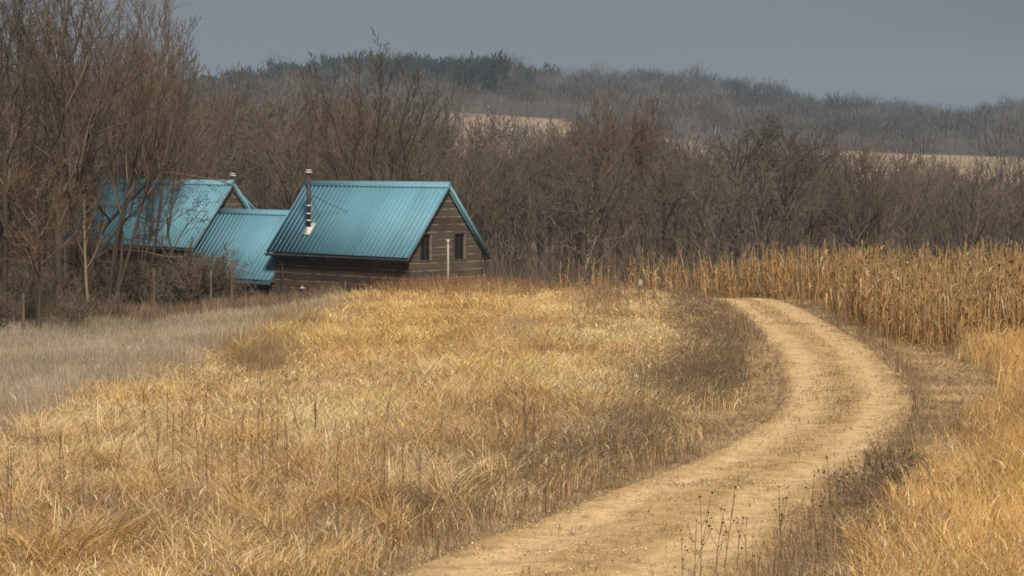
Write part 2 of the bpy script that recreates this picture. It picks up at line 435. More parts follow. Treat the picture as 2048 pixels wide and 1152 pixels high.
def build_grass():
    n_try = 1350000
    y = np.sqrt(R.uniform(27.0 ** 2, 121.0 ** 2, n_try))
    keep = R.random(n_try) < np.clip((46.0 / y) ** 0.9, 0, 1)
    y = y[keep]
    x = R.uniform(-0.33, 0.33, len(y)) * y
    keep = ~in_house(x, y)
    x, y = x[keep], y[keep]
    z = zg(x, y)
    u, v = proj(x, y, z)
    D, W = road_coord(x, y)
    dr = np.abs(D) - W                             # metres beyond the track edge
    names = list(TYPES); ix = {k: i for i, k in enumerate(names)}
    n = len(x)
    wt = np.zeros((n, len(names)))
    wt[:, ix['gold']] = 1.0
    for (bu, bv, su, sv, t, a) in BL:
        g = np.exp(-0.5 * (((u - bu) / su) ** 2 + ((v - bv) / sv) ** 2))
        wt[:, ix[t]] += a * g
    clump = fnoise(x, y, 2.2, 0); clump2 = fnoise(x, y, 0.7, 2); big = fnoise(x, y, 7, 4)
    wt[:, ix['orange']] += 1.3 * ss(.55, .75, big)
    wt[:, ix['rust']] += .85 * ss(.55, .75, fnoise(x, y, 2.6, 3)) * ss(700, 950, v)
    wt[:, ix['dark']] += 0.36 * ss(.6, .8, fnoise(x, y, 1.6, 5)) * ss(640, 900, v)
    for k, nm in enumerate(names):
        if nm not in ('gold',):
            wt[:, k] *= 0.35 + 1.3 * fnoise(x + 50 * k, y, 1.3, k)
    # the grey meadow in the dip on the left
    gl = 872 - 0.375 * u + 26 * (clump - .5) * 2
    gm = ss(34, -34, v - gl + 46 * (fnoise(x, y, 1.5, 4) - .5)) * (u < 700)
    wt *= (1 - gm)[:, None]; wt[:, ix['grey']] += gm * 1.4
    wt[:, ix['olive']] += gm * 0.10 + gm * .3 * ss(.6, .8, clump) + gm * 1.7 * (np.exp(-.5 * (((u - 590) / 34) ** 2 + ((v - 650) / 14) ** 2)) + np.exp(-.5 * (((u - 505) / 36) ** 2 + ((v - 705) / 14) ** 2)))
    # brown weeds at the foot of the wood and behind the crest
    um = ss(0, 2.5, y - (100.3 + 5 * (clump - .5) + 3.5 * ss(400, 640, u))) * (u < 670)
    wt *= (1 - um)[:, None]; wt[:, ix['under']] += um
    # verge of the track
    vg = np.where(D < 0, 0.9, 1.5) + 1.4 * (clump - .5)
    vm = ss(vg + .5, vg - .2, dr)
    right_apron = ss(0, .6, dr) * (D > 0) * ss(4.2, 2.2, dr + 1.6 * (clump - .5)) * ss(50, 56, y) * (y < 104)
    left_apron = np.exp(-0.5 * (((u - 1430) / 80) ** 2 + ((v - 850) / 26) ** 2)) + np.exp(-0.5 * (((u - 1530) / 34) ** 2 + ((v - 770) / 60) ** 2))
    apr = np.maximum(right_apron, np.clip(left_apron * 1.4, 0, 1)); vm = np.clip(np.maximum(vm, apr), 0, 1)
    wt *= (1 - vm)[:, None]; wt[:, ix['litter']] += vm; wt[:, ix['dark']] += vm * .16 * (1 - apr)
    corn = in_corn(x, y)
    wt[corn] = 0; wt[corn, ix['litter']] = 1
    cum = np.cumsum(wt, 1); r = R.random(n) * cum[:, -1]
    ti = (r[:, None] > cum).sum(1)
    # thin out
    p = np.ones(n)
    on = dr < 0
    a = np.abs(D) / W
    tuft = (0.28 * ss(.46, .62, fnoise(x, y, 1.3, 1)) * ss(.30, .08, a) + .8 * ss(.74, 1.0, a) * ss(.34, .56, clump2 * .5 + clump * .5) + .10 * ss(.62, .75, fnoise(x, y * .6, .9, 5)) + .015)
    for (bu, bv, su, sv, a_) in [(1654, 760, 24, 9, .9), (1682, 802, 42, 13, .8), (1640, 850, 50, 7, .5), (1534, 632, 26, 6, .8), (1580, 655, 40, 5, .5), (1482, 948, 60, 8, .6), (1400, 982, 60, 7, .8), (1315, 1012, 70, 7, .7), (1225, 1045, 60, 6, .4),
                                 (1805, 762, 22, 30, .8), (1700, 664, 40, 10, .8), (1612, 916, 60, 9, .45), (1150, 1080, 90, 8, .35), (1560, 985, 80, 8, .4), (1060, 1110, 80, 8, .3), (1745, 700, 26, 12, .7), (1500, 700, 16, 30, .5), (1350, 1090, 120, 12, .3)]:
        tuft = tuft + .62 * a_ * np.exp(-.5 * (((u - bu) / su) ** 2 + ((v - bv) / sv) ** 2)) * ss(.3, .6, clump2)
    p = np.where(on, np.clip(tuft, 0, 1), p)
    p = np.where(on | (ti != ix['litter']), p, 0.75)
    p = np.where(corn, .3, p)
    p = np.where(ti == ix['under'], p * (.15 + .9 * ss(.4, .62, clump)), p)
    p = p * np.where(y > 118, .3, 1) * (0.55 + 0.9 * clump2)
    ti = np.where(on, np.where(R.random(n) < .45, ix['dark'], ix['litter']), ti)
    k = R.random(n) < p
    x, y, z, ti, clump, clump2, on, D, W, u, v = [q[k] for q in (x, y, z, ti, clump, clump2, on, D, W, u, v)]
    n = len(x); print('grass blades', n)
    A = lambda j: np.array([TYPES[nm][j] for nm in names])
    col = A(0)[ti]; jit = A(1)[ti]
    hr = np.array([TYPES[nm][2] for nm in names])
    h = hr[ti, 0] + (hr[ti, 1] - hr[ti, 0]) * np.clip(R.random(n) * .55 + clump * .75 - .15, 0, 1.2)
    h = np.where(on, R.uniform(.04, .12, n), h)
    h *= np.where((ti == ix['gold']) | (ti == ix['rust']) | (ti == ix['orange']), 0.55 + 0.9 * fnoise(x, y, 2.4, 3), 1)
    far = np.maximum(1, y / 48.0)
    w = A(3)[ti] * far * R.uniform(.7, 1.4, n)
    bend = A(4)[ti] * R.uniform(.2, 1.9, n); droop = A(5)[ti] * R.uniform(.3, 1.6, n)
    # neighbouring blades lean alike, more to the right with the wind
    az = 2 * np.pi * 1.5 * fnoise(x, y, 1.6, 1) + R.normal(0, .8, n)
    br = 1 + jit * R.normal(0, 1, n)
    br *= (0.66 + .52 * clump + .10 * clump2) * (.80 + .40 * fnoise(x, y, 5.5, 2))
    col = col * np.clip(br, .35, 1.7)[:, None]
    col = col * (1 + R.normal(0, .05, (n, 3)))
    # bleached tips and seed leaves
    bl = (R.random(n) < .12 * ss(80, 45, y) + .03) & ((ti == ix['gold']) | (ti == ix['orange']) | (ti == ix['rust']))
    col = np.where(bl[:, None], np.array([.74, .62, .43]) * R.uniform(.85, 1.1, (n, 1)), col)
    a = np.abs(D) / W; z = np.where(a < 1.1, z + road_prof(a), z)
    P = np.stack([x, y, z - .02], 1)
    face = np.where(R.random(n) < .6, R.normal(0, .5, n), R.uniform(0, 6.28, n))
    for nm, sel in (('golden_grass', np.isin(ti, [ix[q] for q in ('gold', 'orange', 'rust', 'tall')])), ('grey_grass', np.isin(ti, [ix['grey'], ix['olive']])),
                    ('roadside_weeds', np.isin(ti, [ix['dark'], ix['brush'], ix['crest']])), ('dry_litter', ti == ix['litter']), ('woodland_weeds', ti == ix['under'])):
        near = sel & (y < 62); fr = sel & (y >= 62)
        b = Bag()
        for s_, sg in ((near, 4), (fr, 3)):
            if s_.sum():
                b.add(*blades(P[s_], h[s_], w[s_], az[s_], bend[s_], droop[s_], np.clip(col[s_], .01, .8), sg, face[s_]))
        # fuzzy side twigs and seed heads on the weeds
        if nm in ('roadside_weeds', 'golden_grass', 'grey_grass'):
            q = np.where(sel & (R.random(n) < (.5 if nm == 'roadside_weeds' else .27 if nm == 'golden_grass' else .2)))[0]
            t0 = R.uniform(.45, .98, len(q))
            hor = h[q] * bend[q] * t0 ** 1.7; ver = h[q] * (t0 - droop[q] * t0 ** 3)
            PP = P[q] + np.stack([np.cos(az[q]) * hor, np.sin(az[q]) * hor, ver], 1)
            hh = R.uniform(.06, .16, len(q)); ww = w[q] * R.uniform(.8, 1.6, len(q)); cc = col[q] * 1.08
            if nm == 'golden_grass':             # curled dry leaves, some bleached
                hh = R.uniform(.10, .28, len(q)); ww = w[q] * R.uniform(.9, 1.8, len(q)); pl = (R.random(len(q)) < .26 * ss(66, 40, y[q]) + .03)[:, None]; hh *= np.where(y[q] > 60, .75, 1)
                cc = np.where(pl, np.array([.77, .63, .42]) * R.uniform(.8, 1.1, (len(q), 1)), cc * R.uniform(.7, 1.2, (len(q), 1)))
            b.add(*blades(PP, hh, ww, R.uniform(0, 6.28, len(q)), R.uniform(.5, 2.0, len(q)), R.uniform(0, 1.2, len(q)), np.clip(cc, .01, .85), 3))
        tag(link(nm, b.mesh(nm), MB_GRASS), kind='stuff')
build_grass()

# ------------------------------------------------------------------ tubes / trees
def tubes(lines, radii, sides):
    """list of (K,3) arrays and (K,) radii -> V, quads (grouped by point count)"""
    Vs, Qs, off = [], [], 0
    groups = {}
    for i, l in enumerate(lines): groups.setdefault((len(l), sides[i]), []).append(i)
    for (K, m), idx in groups.items():
        P = np.array([lines[i] for i in idx]); r = np.array([radii[i] for i in idx])
        T = np.gradient(P, axis=1); T /= np.linalg.norm(T, axis=2, keepdims=True) + 1e-9
        ref = np.where(np.abs(T[..., 2:3]) > .9, np.array([1., 0, 0]), np.array([0, 0, 1.]))
        A = np.cross(T, ref); A /= np.linalg.norm(A, axis=2, keepdims=True) + 1e-9
        B = np.cross(T, A)
        th = np.arange(m) * 2 * np.pi / m
        V = P[:, :, None, :] + r[:, :, None, None] * (A[:, :, None, :] * np.cos(th)[None, None, :, None] + B[:, :, None, :] * np.sin(th)[None, None, :, None])
        n = len(idx)
        base = (np.arange(n)[:, None, None] * K + np.arange(K - 1)[None, :, None]) * m
        j = np.arange(m)[None, None, :]; j2 = (j + 1) % m
        q = np.stack([base + j, base + j2, base + m + j2, base + m + j], -1).reshape(-1, 4)
        Vs.append(V.reshape(-1, 3)); Qs.append(q + off); off += n * K * m
    return np.concatenate(Vs), np.concatenate(Qs)

FORMS = {
    # segs, length ratio, children, angle(deg), up-pull, wiggle
    'upright': dict(nch=[12, 8, 6, 5], ang=[32, 30, 32, 38], up=[.02, .16, .14, .08], wig=[.035, .06, .09, .14], ratio=[.60, .50, .46, .45], start=[.30, .18, .15, .1], stems=1),
    'vase': dict(nch=[9, 6, 5, 5], ang=[28, 27, 29, 34], up=[.02, .07, .07, .04], wig=[.03, .045, .07, .11], ratio=[.36, .46, .46, .44], start=[.22, .15, .15, .1], stems=0),
    'spread': dict(nch=[11, 8, 6, 5], ang=[52, 42, 40, 42], up=[.02, .06, .05, .03], wig=[.06, .10, .13, .18], ratio=[.60, .52, .48, .46], start=[.34, .2, .15, .1], stems=1),
    'fan': dict(nch=[9, 8, 6, 5], ang=[24, 24, 28, 32], up=[.05, .12, .12, .08], wig=[.05, .08, .11, .16], ratio=[.52, .44, .42, .42], start=[.40, .15, .15, .1], stems=6),
    'crooked': dict(nch=[8, 8, 6, 5], ang=[56, 46, 44, 46], up=[.0, .05, .03, .0], wig=[.14, .22, .26, .32], ratio=[.72, .52, .46, .42], start=[.25, .2, .15, .1], stems=2),
    'sapling': dict(nch=[14, 6, 4, 0], ang=[34, 34, 34, 34], up=[.0, .14, .1, .05], wig=[.05, .1, .15, .2], ratio=[.32, .42, .4, .4], start=[.25, .2, .2, .1], stems=1),
    'shrub': dict(nch=[8, 6, 4, 0], ang=[34, 36, 40, 40], up=[.02, .06, .05, .05], wig=[.12, .18, .22, .26], ratio=[.48, .46, .42, .4], start=[.1, .15, .15, .1], stems=9),
}
def grow_tree(seed, H, form, r0=None, twig=.010, dens=1.0, lean=(0, 0), maxlev=4):
    rg = np.random.default_rng(seed); f = FORMS[form]
    lines = {0: [], 1: [], 2: [], 3: [], 4: []}; rads = {0: [], 1: [], 2: [], 3: [], 4: []}
    NS = [9, 6, 4, 3, 2]
    r0 = r0 or H * 0.0125
    def grow(p, d, L, r, lev):
        n = NS[lev]; pts = [p]; dirs = [d]
        wig = f['wig'][min(lev, 3)]; up = f['up'][min(lev, 3)]
        for i in range(n):
            d = d + rg.normal(0, wig, 3) + np.array([0, 0, up]); d = d / np.linalg.norm(d)
            p = p + d * L / n; pts.append(p); dirs.append(d)
        t = np.linspace(0, 1, n + 1)
        rend = max(twig * .55, r * (.18 if lev == 0 else .3))
        rr = r * (1 - t) ** .8 + rend * (1 - (1 - t) ** .8)
        lines[lev].append(np.array(pts)); rads[lev].append(rr)
        if lev >= maxlev or lev > 3: return
        nc = f['nch'][lev] * dens if lev else f['nch'][lev]
        nc = int(nc + rg.random())
        a0 = rg.uniform(0, 6.28)
        for k in range(nc):
            s = f['start'][lev] + (1 - f['start'][lev]) * ((k + rg.uniform(.2, .9)) / max(nc, 1)) ** (.85)
            s = min(s, .985); q = s * n; i = min(int(q), n - 1); w = q - i
            pp = pts[i] * (1 - w) + pts[i + 1] * w; dd = dirs[i + 1]
            az = a0 + k * 2.4 + rg.normal(0, .4)
            ref = np.array([1., 0, 0]) if abs(dd[2]) > .9 else np.array([0, 0, 1.])
            A = np.cross(dd, ref); A /= np.linalg.norm(A); B = np.cross(dd, A)
            an = math.radians(f['ang'][lev] * rg.uniform(.65, 1.3)) * (1.15 - .35 * s)
            nd = dd * math.cos(an) + (A * math.cos(az) + B * math.sin(az)) * math.sin(an)
            cl = L * f['ratio'][lev] * (1.12 - .62 * s) * rg.uniform(.65, 1.2)
            cr = max(twig * (1.0 if lev >= 2 else 1.6), (rr[i] * (1 - w) + rr[i + 1] * w) * (.70 if lev == 0 else .6))
            grow(pp, nd, cl, cr, lev + 1)
    if form == 'vase':                             # short trunk, then a fan of ascending leaders
        q = np.linspace(0, .40 * H, 6); lines[0].append(np.stack([rg.normal(0, .02, 6) * r0 * 8, rg.normal(0, .02, 6) * r0 * 8, q], 1)); rads[0].append(np.linspace(r0, r0 * .72, 6))
        for s in range(9):
            az = s * 2.4 + rg.uniform(0, .8); hz = H * (.20 + .20 * s / 8); tl = [.62, .55, .5, .42, .36, .3, .22, .16, .04][s]
            d = np.array([math.cos(az) * tl, math.sin(az) * tl, 1.0]); d /= np.linalg.norm(d)
            grow(np.array([0, 0, hz]), d, (H - hz) * rg.uniform(.78, 1.0) * (1.0 - .12 * tl), r0 * rg.uniform(.32, .46), 0)
    for s in range(f['stems']):
        if f['stems'] == 1:
            d = np.array([lean[0], lean[1], 1.0]); p = np.zeros(3); L = H * .93; r = r0
        else:
            az = s * 2.4 + rg.uniform(0, 1); tl = rg.uniform(.06, .30) if form != 'shrub' else rg.uniform(.1, .6)
            if form == 'crooked': tl = rg.uniform(.3, .5)
            d = np.array([math.cos(az) * tl + lean[0], math.sin(az) * tl + lean[1], 1.0]); p = np.array([math.cos(az), math.sin(az), 0]) * r0 * 1.6
            L = H * rg.uniform(.78, .98); r = r0 * rg.uniform(.55, .85)
        d = d / np.linalg.norm(d)
        grow(p, d, L, r, 0)
    if f['stems'] == 1:                            # take the random drift of the stem out again, keep the wanted lean
        t_ = lines[0][0][-1]; dx, dy = t_[0] / t_[2] - lean[0], t_[1] / t_[2] - lean[1]
        for lv in lines:
            for l in lines[lv]:
                l[:, 0] -= dx * l[:, 2]; l[:, 1] -= dy * l[:, 2]
    zm = max(l[:, 2].max() for lv in lines.values() for l in lv)
    for lv in lines:
        lines[lv] = [l * np.array([1, 1, H / zm]) for l in lines[lv]]
    return lines, rads

def flare(lines, rads):
    for l, r in zip(lines, rads):
        r[0] *= 1.35; l[0] = l[0] - np.array([0, 0, .35])
    return lines, rads

def tree_meshes(seed, H, form, **kw):
    lines, rads = grow_tree(seed, H, form, **kw)
    flare(lines[0], rads[0])
    tl = lines[0]; tr = rads[0]
    V, q = tubes(tl, tr, [7] * len(tl))
    trunk = mesh_np('trunk', V, [q], smooth=True)
    cl, cr, sd = [], [], []
    for lev in (1, 2, 3, 4):
        cl += lines[lev]; cr += rads[lev]; sd += [5 if lev == 1 else 3] * len(lines[lev])
    V, q = tubes(cl, cr, sd)
    crown = mesh_np('crown', V, [q], smooth=True)
    return trunk, crown

def put_tree(name, tm, loc, rz, sc, label, cat='tree', group=None, bark=None, twigm=None, tilt=0.0):
    e = empty(name, loc, rz)
    e.scale = (sc[0], sc[0], sc[1]) if isinstance(sc, tuple) else (sc, sc, sc)
    e.rotation_euler = (tilt * math.cos(rz * 3), tilt * math.sin(rz * 5), rz)
    tag(e, label, cat, group)
    link('trunk', tm[0], bark, e); link('crown', tm[1], twigm, e)
    return e

def with_mats(tm, b, t):
    tm[0].materials.append(b); tm[1].materials.append(t); return tm

# ---- the wood behind the house and the corn: meshes shared by many trees
WOOD = []
for k, (fm, dn) in enumerate([('vase', .8), ('spread', 1.0), ('upright', 1.15), ('spread', 1.1), ('fan', .75), ('vase', .7), ('spread', .9), ('fan', .7)]):
    WOOD.append(with_mats(tree_meshes(100 + k, 14.0, fm, twig=.0115, dens=dn, r0=.16 if fm != 'fan' else .15), BARK_WOOD, TWIG_WOOD))

TOPU = [-300, 0, 330, 420, 520, 620, 660, 700, 760, 840, 880, 1000, 1120, 1170, 1260, 1330, 1420, 1480, 1540, 1600, 1650, 1800, 1900, 2048, 2350]
TOPV = [60, 90, 160, 180, 165, 152, 165, 170, 175, 205, 232, 238, 236, 195, 190, 255, 272, 255, 262, 262, 285, 292, 308, 318, 320]
def wood_zone(u, Y):
    if u < 560: return 'bare brown tree in the wood behind the left blue roofs', 'wood behind the left roofs'
    if u < 960: return 'bare brown tree in the wood behind the right blue roof', 'wood behind the right roof'
    if u < 1400: return 'bare brown tree in the dense wood between house and corn field', 'wood between the house and the corn'
    return 'bare grey brown tree in the wood behind the standing corn', 'wood behind the corn field'
def build_wood():
    rg = random.Random(5)
    ng = 0
    slots = []
    for i in range(265):
        # stratified over the width, denser near the front of the wood
        u = -160 + 2370 * ((i * 0.61803) % 1.0)
        Y = 148 + 175 * (rg.random() ** 1.25)
        slots.append((u, Y))
    for u, Y in slots:
        x = (u - 1024) / F * Y
        if in_house(np.array([x]), np.array([Y]), 3)[0]: continue
        z = float(zg(np.array([x]), np.array([Y]))[0])
        vt = np.interp(u, TOPU, TOPV) + rg.choice([-25, 0, 8, 15, 30, 50, 80, 120]) + rg.uniform(-8, 12) - (0 if Y > 190 else -20)
        top = 6 + (322 - vt) / F * Y
        H = max(6.5, min(21.0, top - z))
        k = rg.randrange(len(WOOD))
        s = H / 14.0
        lab, grp = wood_zone(u, Y)
        put_tree('bare_tree', WOOD[k], (x, Y, z), rg.uniform(0, 6.28), (s ** .8 * rg.uniform(.9, 1.2), s), lab, group=grp, tilt=rg.uniform(-.06, .06))
build_wood()

# ---- single trees one can pick out above the wood
def single(name, u, vtop, Y, form, seed, label, bark, twm, vbase=None, width=1.0, dens=1.0, twig=.012, r0=None, lean=(0, 0), rz=0.0, group=None, H=None, cat='tree'):
    x = (u - 1024) / F * Y
    z = float(zg(np.array([x]), np.array([Y]))[0])
    if H is None: H = 6 + (322 - vtop) / F * Y - z
    tm = with_mats(tree_meshes(seed, H, form, twig=twig, dens=dens, r0=r0, lean=lean), bark, twm)
    return put_tree(name, tm, (x, Y, z), rz, (width, 1.0), label, cat=cat, group=group)
single('bare_tree', 742, 58, 150, 'vase', 31, 'tallest bare tree rising above the right blue roof against the sky, fan crown', BARK_DARK, TWIG_MID, dens=.9, twig=.012, r0=.19, width=1.12)
single('bare_tree', 690, 165, 162, 'spread', 32, 'rusty brown leafed bare tree just left of the tallest tree behind the right roof', BARK_WOOD, TWIG_RUST, twig=.016)
single('bare_tree', 1225, 180, 190, 'fan', 33, 'dense reddish fan shaped tree standing above the wood right of the house', BARK_WOOD, TWIG_RUST, dens=1.2, twig=.014)
single('bare_tree', 1572, 226, 150, 'spread', 34, 'dark bare tree with long low right hand limb, behind the corn where the track turns', BARK_DARK, TWIG_MID, dens=1.1, twig=.012, r0=.22)
single('bare_tree', 1480, 240, 156, 'spread', 35, 'dark bare tree with a forked trunk, just left of the long limbed dark tree', BARK_DARK, TWIG_MID, dens=1.1, twig=.012, r0=.2)
single('bare_tree', 1065, 300, 150, 'crooked', 36, 'dark crooked low tree beside the right gable of the house', BARK_DARK, TWIG_MID, dens=1.1, r0=.16, lean=(.1, 0))
single('bare_tree', 1146, 448, 140, 'sapling', 37, 'short pale leaning snag in the dark wood right of the house', BARK_PALE, TWIG_WOOD, lean=(.32, 0), r0=.12)
single('bare_tree', 1330, 262, 152, 'spread', 38, 'dark spreading tree in the wood above the left end of the corn', BARK_DARK, TWIG_MID, dens=1.1, r0=.18)
single('bare_tree', 950, 260, 165, 'spread', 39, 'bare tree in the wood just behind the right roof peak', BARK_DARK, TWIG_MID, dens=1.1, r0=.15)
single('bare_tree', 530, 200, 160, 'spread', 40, 'dark limbed bare tree in the wood above the gap between the roofs', BARK_DARK, TWIG_MID, dens=1.1, r0=.17)
single('bare_tree', 1730, 300, 150, 'upright', 41, 'slender dark tree in the wood behind the middle of the corn', BARK_DARK, BARK_WOOD, dens=.9)
single('bare_tree', 2020, 335, 150, 'spread', 42, 'bare tree behind the corn at the right edge of the photo', BARK_DARK, TWIG_WOOD, dens=.9)

# ---- tall trees on the left
single('bare_tree', 6, -150, 101, 'upright', 51, 'tall bare tree with its thick trunk at the very left edge of the photo', BARK_NEAR, TWIG_NEAR, r0=.17, twig=.009, dens=1.2)
single('bare_tree', 116, -190, 104, 'upright', 52, 'tall bare tree with straight dark trunk forking near the top, left of the roofs', BARK_NEAR, TWIG_NEAR, r0=.21, twig=.009, dens=1.25, lean=(.01, 0))
single('bare_tree', 204, -90, 107, 'fan', 53, 'tall many stemmed fan shaped tree in front of the left end of the blue roof', BARK_NEAR, TWIG_NEAR, r0=.12, twig=.0075, dens=.85, lean=(.06, 0))
single('bare_tree', 275, -60, 128, 'fan', 54, 'tall fan shaped tree behind the left blue roof, its twigs edging the open sky', BARK_NEAR, TWIG_NEAR, r0=.12, twig=.008, dens=1.05, lean=(.05, 0), rz=1.0)
single('bare_tree', 62, 60, 110, 'crooked', 55, 'crooked bare tree with arching limbs between the two tallest left trees', BARK_NEAR, TWIG_NEAR, r0=.2, twig=.009, dens=1.0)
single('bare_tree', 182, 215, 105, 'sapling', 56, 'slender pale barked young tree in front of the left end of the blue roof', BARK_TAN, TWIG_NEAR, r0=.085, twig=.008, lean=(-.02, 0))
single('bare_tree', 300, 330, 112, 'crooked', 57, 'low crooked tree spreading its bare branches across the left blue roof', BARK_NEAR, TWIG_NEAR, r0=.15, twig=.008, dens=1.05, lean=(.12, 0), rz=.6)
single('bare_tree', 72, 300, 98, 'spread', 58, 'rusty twigged small tree at the foot of the tall left trees', BARK_NEAR, TWIG_RUST, r0=.10, twig=.009, dens=1.2)
single('bare_tree', 25, 280, 108, 'spread', 59, 'rusty twigged tree near the left edge, under the tall trunks', BARK_NEAR, TWIG_RUST, r0=.12, twig=.009, dens=1.2)
single('bare_tree', 160, 90, 132, 'upright', 61, 'bare tree behind the tall left trunks with fine upright twigs', BARK_NEAR, TWIG_NEAR, twig=.011, dens=1.1)
single('bare_tree', 340, 170, 136, 'upright', 62, 'brown bare tree rising straight behind the middle of the left blue roof', BARK_WOOD, TWIG_NEAR, twig=.012, dens=1.1)
single('bare_tree', -60, -60, 112, 'spread', 63, 'bare tree reaching in from beyond the left edge of the photo', BARK_NEAR, TWIG_NEAR, r0=.2, twig=.010, dens=1.1)

for i, (u, vt, Y, fm) in enumerate([(40, -60, 128, 'upright'), (95, -20, 135, 'upright'), (150, -90, 130, 'fan'), (230, 0, 138, 'upright'), (305, 20, 140, 'fan'), (-20, 20, 125, 'spread'), (75, 120, 118, 'spread'), (255, 130, 140, 'spread'), (330, 100, 146, 'upright')]):
    single('bare_tree', u, vt, Y, fm, 80 + i, 'bare tree among the tall ones left of and behind the left blue roof', BARK_NEAR, TWIG_NEAR, twig=.008, dens=.9, r0=.11, group='tall trees at the back of the left grove')
# ---- shrubs in front of the left roof and by the wood edge
SHRUB = [with_mats(tree_meshes(200 + k, 2.6, 'shrub', twig=.007, dens=1.3, r0=.03, maxlev=3), BARK_NEAR, TWIG_NEAR) for k in range(4)]
shrub_spots = [(232, 111.0, 1.0, 'at the left end'), (262, 113.0, 1.1, ''), (296, 112.0, 1.0, ''), (330, 113.5, 1.15, ''), (360, 112.5, 1.05, ''), (392, 113.5, 1.1, ''), (420, 112.5, .95, ''), (452, 113.5, .8, ''), (280, 116, 1.2, ''), (345, 116, 1.2, ''), (400, 116, 1.1, ''), (478, 114, .62, ''), (405, 111, 1.25, ''), (432, 111.5, 1.05, '')]
for i, (u, Y, s, w) in enumerate(shrub_spots):
    x = (u - 1024) / F * Y; z = float(zg(np.array([x]), np.array([Y]))[0])
    put_tree('bare_shrub', SHRUB[i % 4], (x, Y, z), i * 1.7, (s * 1.15, s * 1.32), 'dark tangled bare shrub in the thicket in front of the left blue roof', cat='shrub', group='thicket in front of the left roof')
for i, (u, Y, s) in enumerate([(-20, 97, .9), (35, 101, 1.1), (75, 104, 1.0), (140, 100, .9), (165, 106, 1.1), (215, 103, .7), (100, 107, 1.2), (15, 106, 1.3)]):
    x = (u - 1024) / F * Y; z = float(zg(np.array([x]), np.array([Y]))[0])
    put_tree('bare_shrub', SHRUB[(i + 1) % 4], (x, Y, z), i * 2.1, s, 'brown bare shrub growing under the tall trees on the left', cat='shrub', group='shrubs under the left trees')

# ---- undergrowth of the wood, one mass
def build_under():
    n = 60000
    Y = R.uniform(126, 330, n); u = R.uniform(-250, 2300, n)
    x = (u - 1024) / F * Y
    k = ~in_house(x, Y, 1.5); x, Y, u = x[k], Y[k], u[k]; n = len(x)
    z = zg(x, Y)
    cl = fnoise(x, Y, 9, 2)
    h = (1.2 + 4.2 * cl) * R.uniform(.6, 1.2, n)
    col = np.array([.125, .097, .075]) * (1 + .28 * R.normal(0, 1, n))[:, None].clip(.4, 1.8)
    warm = ss(.5, .8, fnoise(x, Y, 25, 4))[:, None]
    col = col * (1 + warm * np.array([.22, .05, -.1]))
    V, q, c = blades(np.stack([x, Y, z], 1), h, R.uniform(.015, .035, n) * Y / 150, R.uniform(0, 6.28, n), R.uniform(.1, .7, n), R.uniform(0, .2, n), col, 3, taper=.8)
    b = Bag(); b.add(V, q, c)
    tag(link('undergrowth', b.mesh('undergrowth'), MB_FAR), kind='stuff')
build_under()

# ------------------------------------------------------------------ wooded hills far off
def crown_cloud(bag, x, y, z, H, Wd, nb, col, up=1.0, size=.22, bw=.13):
    """many small twig fans filling the crown of each far tree"""
    n = len(x)
    idx = np.repeat(np.arange(n), nb); m = len(idx)
    a = R.uniform(0, 6.28, m); el = R.uniform(-.5, 1, m); rad = R.random(m) ** .45
    cx = np.cos(a) * np.sqrt(np.clip(1 - el ** 2, 0, 1)) * rad; cy = np.sin(a) * np.sqrt(np.clip(1 - el ** 2, 0, 1)) * rad; cz = el * rad
    P = np.stack([x[idx] + cx * Wd[idx] * .5, y[idx] + cy * Wd[idx] * .5, z[idx] + H[idx] * (.52 + .36 * cz)], 1)
    hh = H[idx] * size * R.uniform(.5, 1.2, m)
    az = np.arctan2(cy, cx) + R.normal(0, .5, m)
    V, q, c = blades(P, hh * up, bw * H[idx] * .1 * R.uniform(.6, 1.5, m), az, R.uniform(.1, .9, m), np.full(m, .05), np.clip(col[idx] * (1 + .22 * R.normal(0, 1, m))[:, None], .01, .6), 2)
    bag.add(V, q, c)
def trunks(bag, x, y, z, H, col, w=.03):
    n = len(x)
    V, q, c = blades(np.stack([x, y, z - .5], 1), H * .8, H * w, R.uniform(0, 6.28, n), R.uniform(0, .12, n), np.zeros(n), col, 2, face=R.normal(0, .3, n))
    bag.add(V, q, c)
    V, q, c = blades(np.stack([x, y, z - .5], 1), H * .8, H * w, R.uniform(0, 6.28, n), R.uniform(0, .12, n), np.zeros(n), col, 2, face=R.normal(1.57, .3, n))
    bag.add(V, q, c)
PINE_BAND = [(380, 455, 1.0), (470, 1060, 1.0), (1070, 1135, .5)]
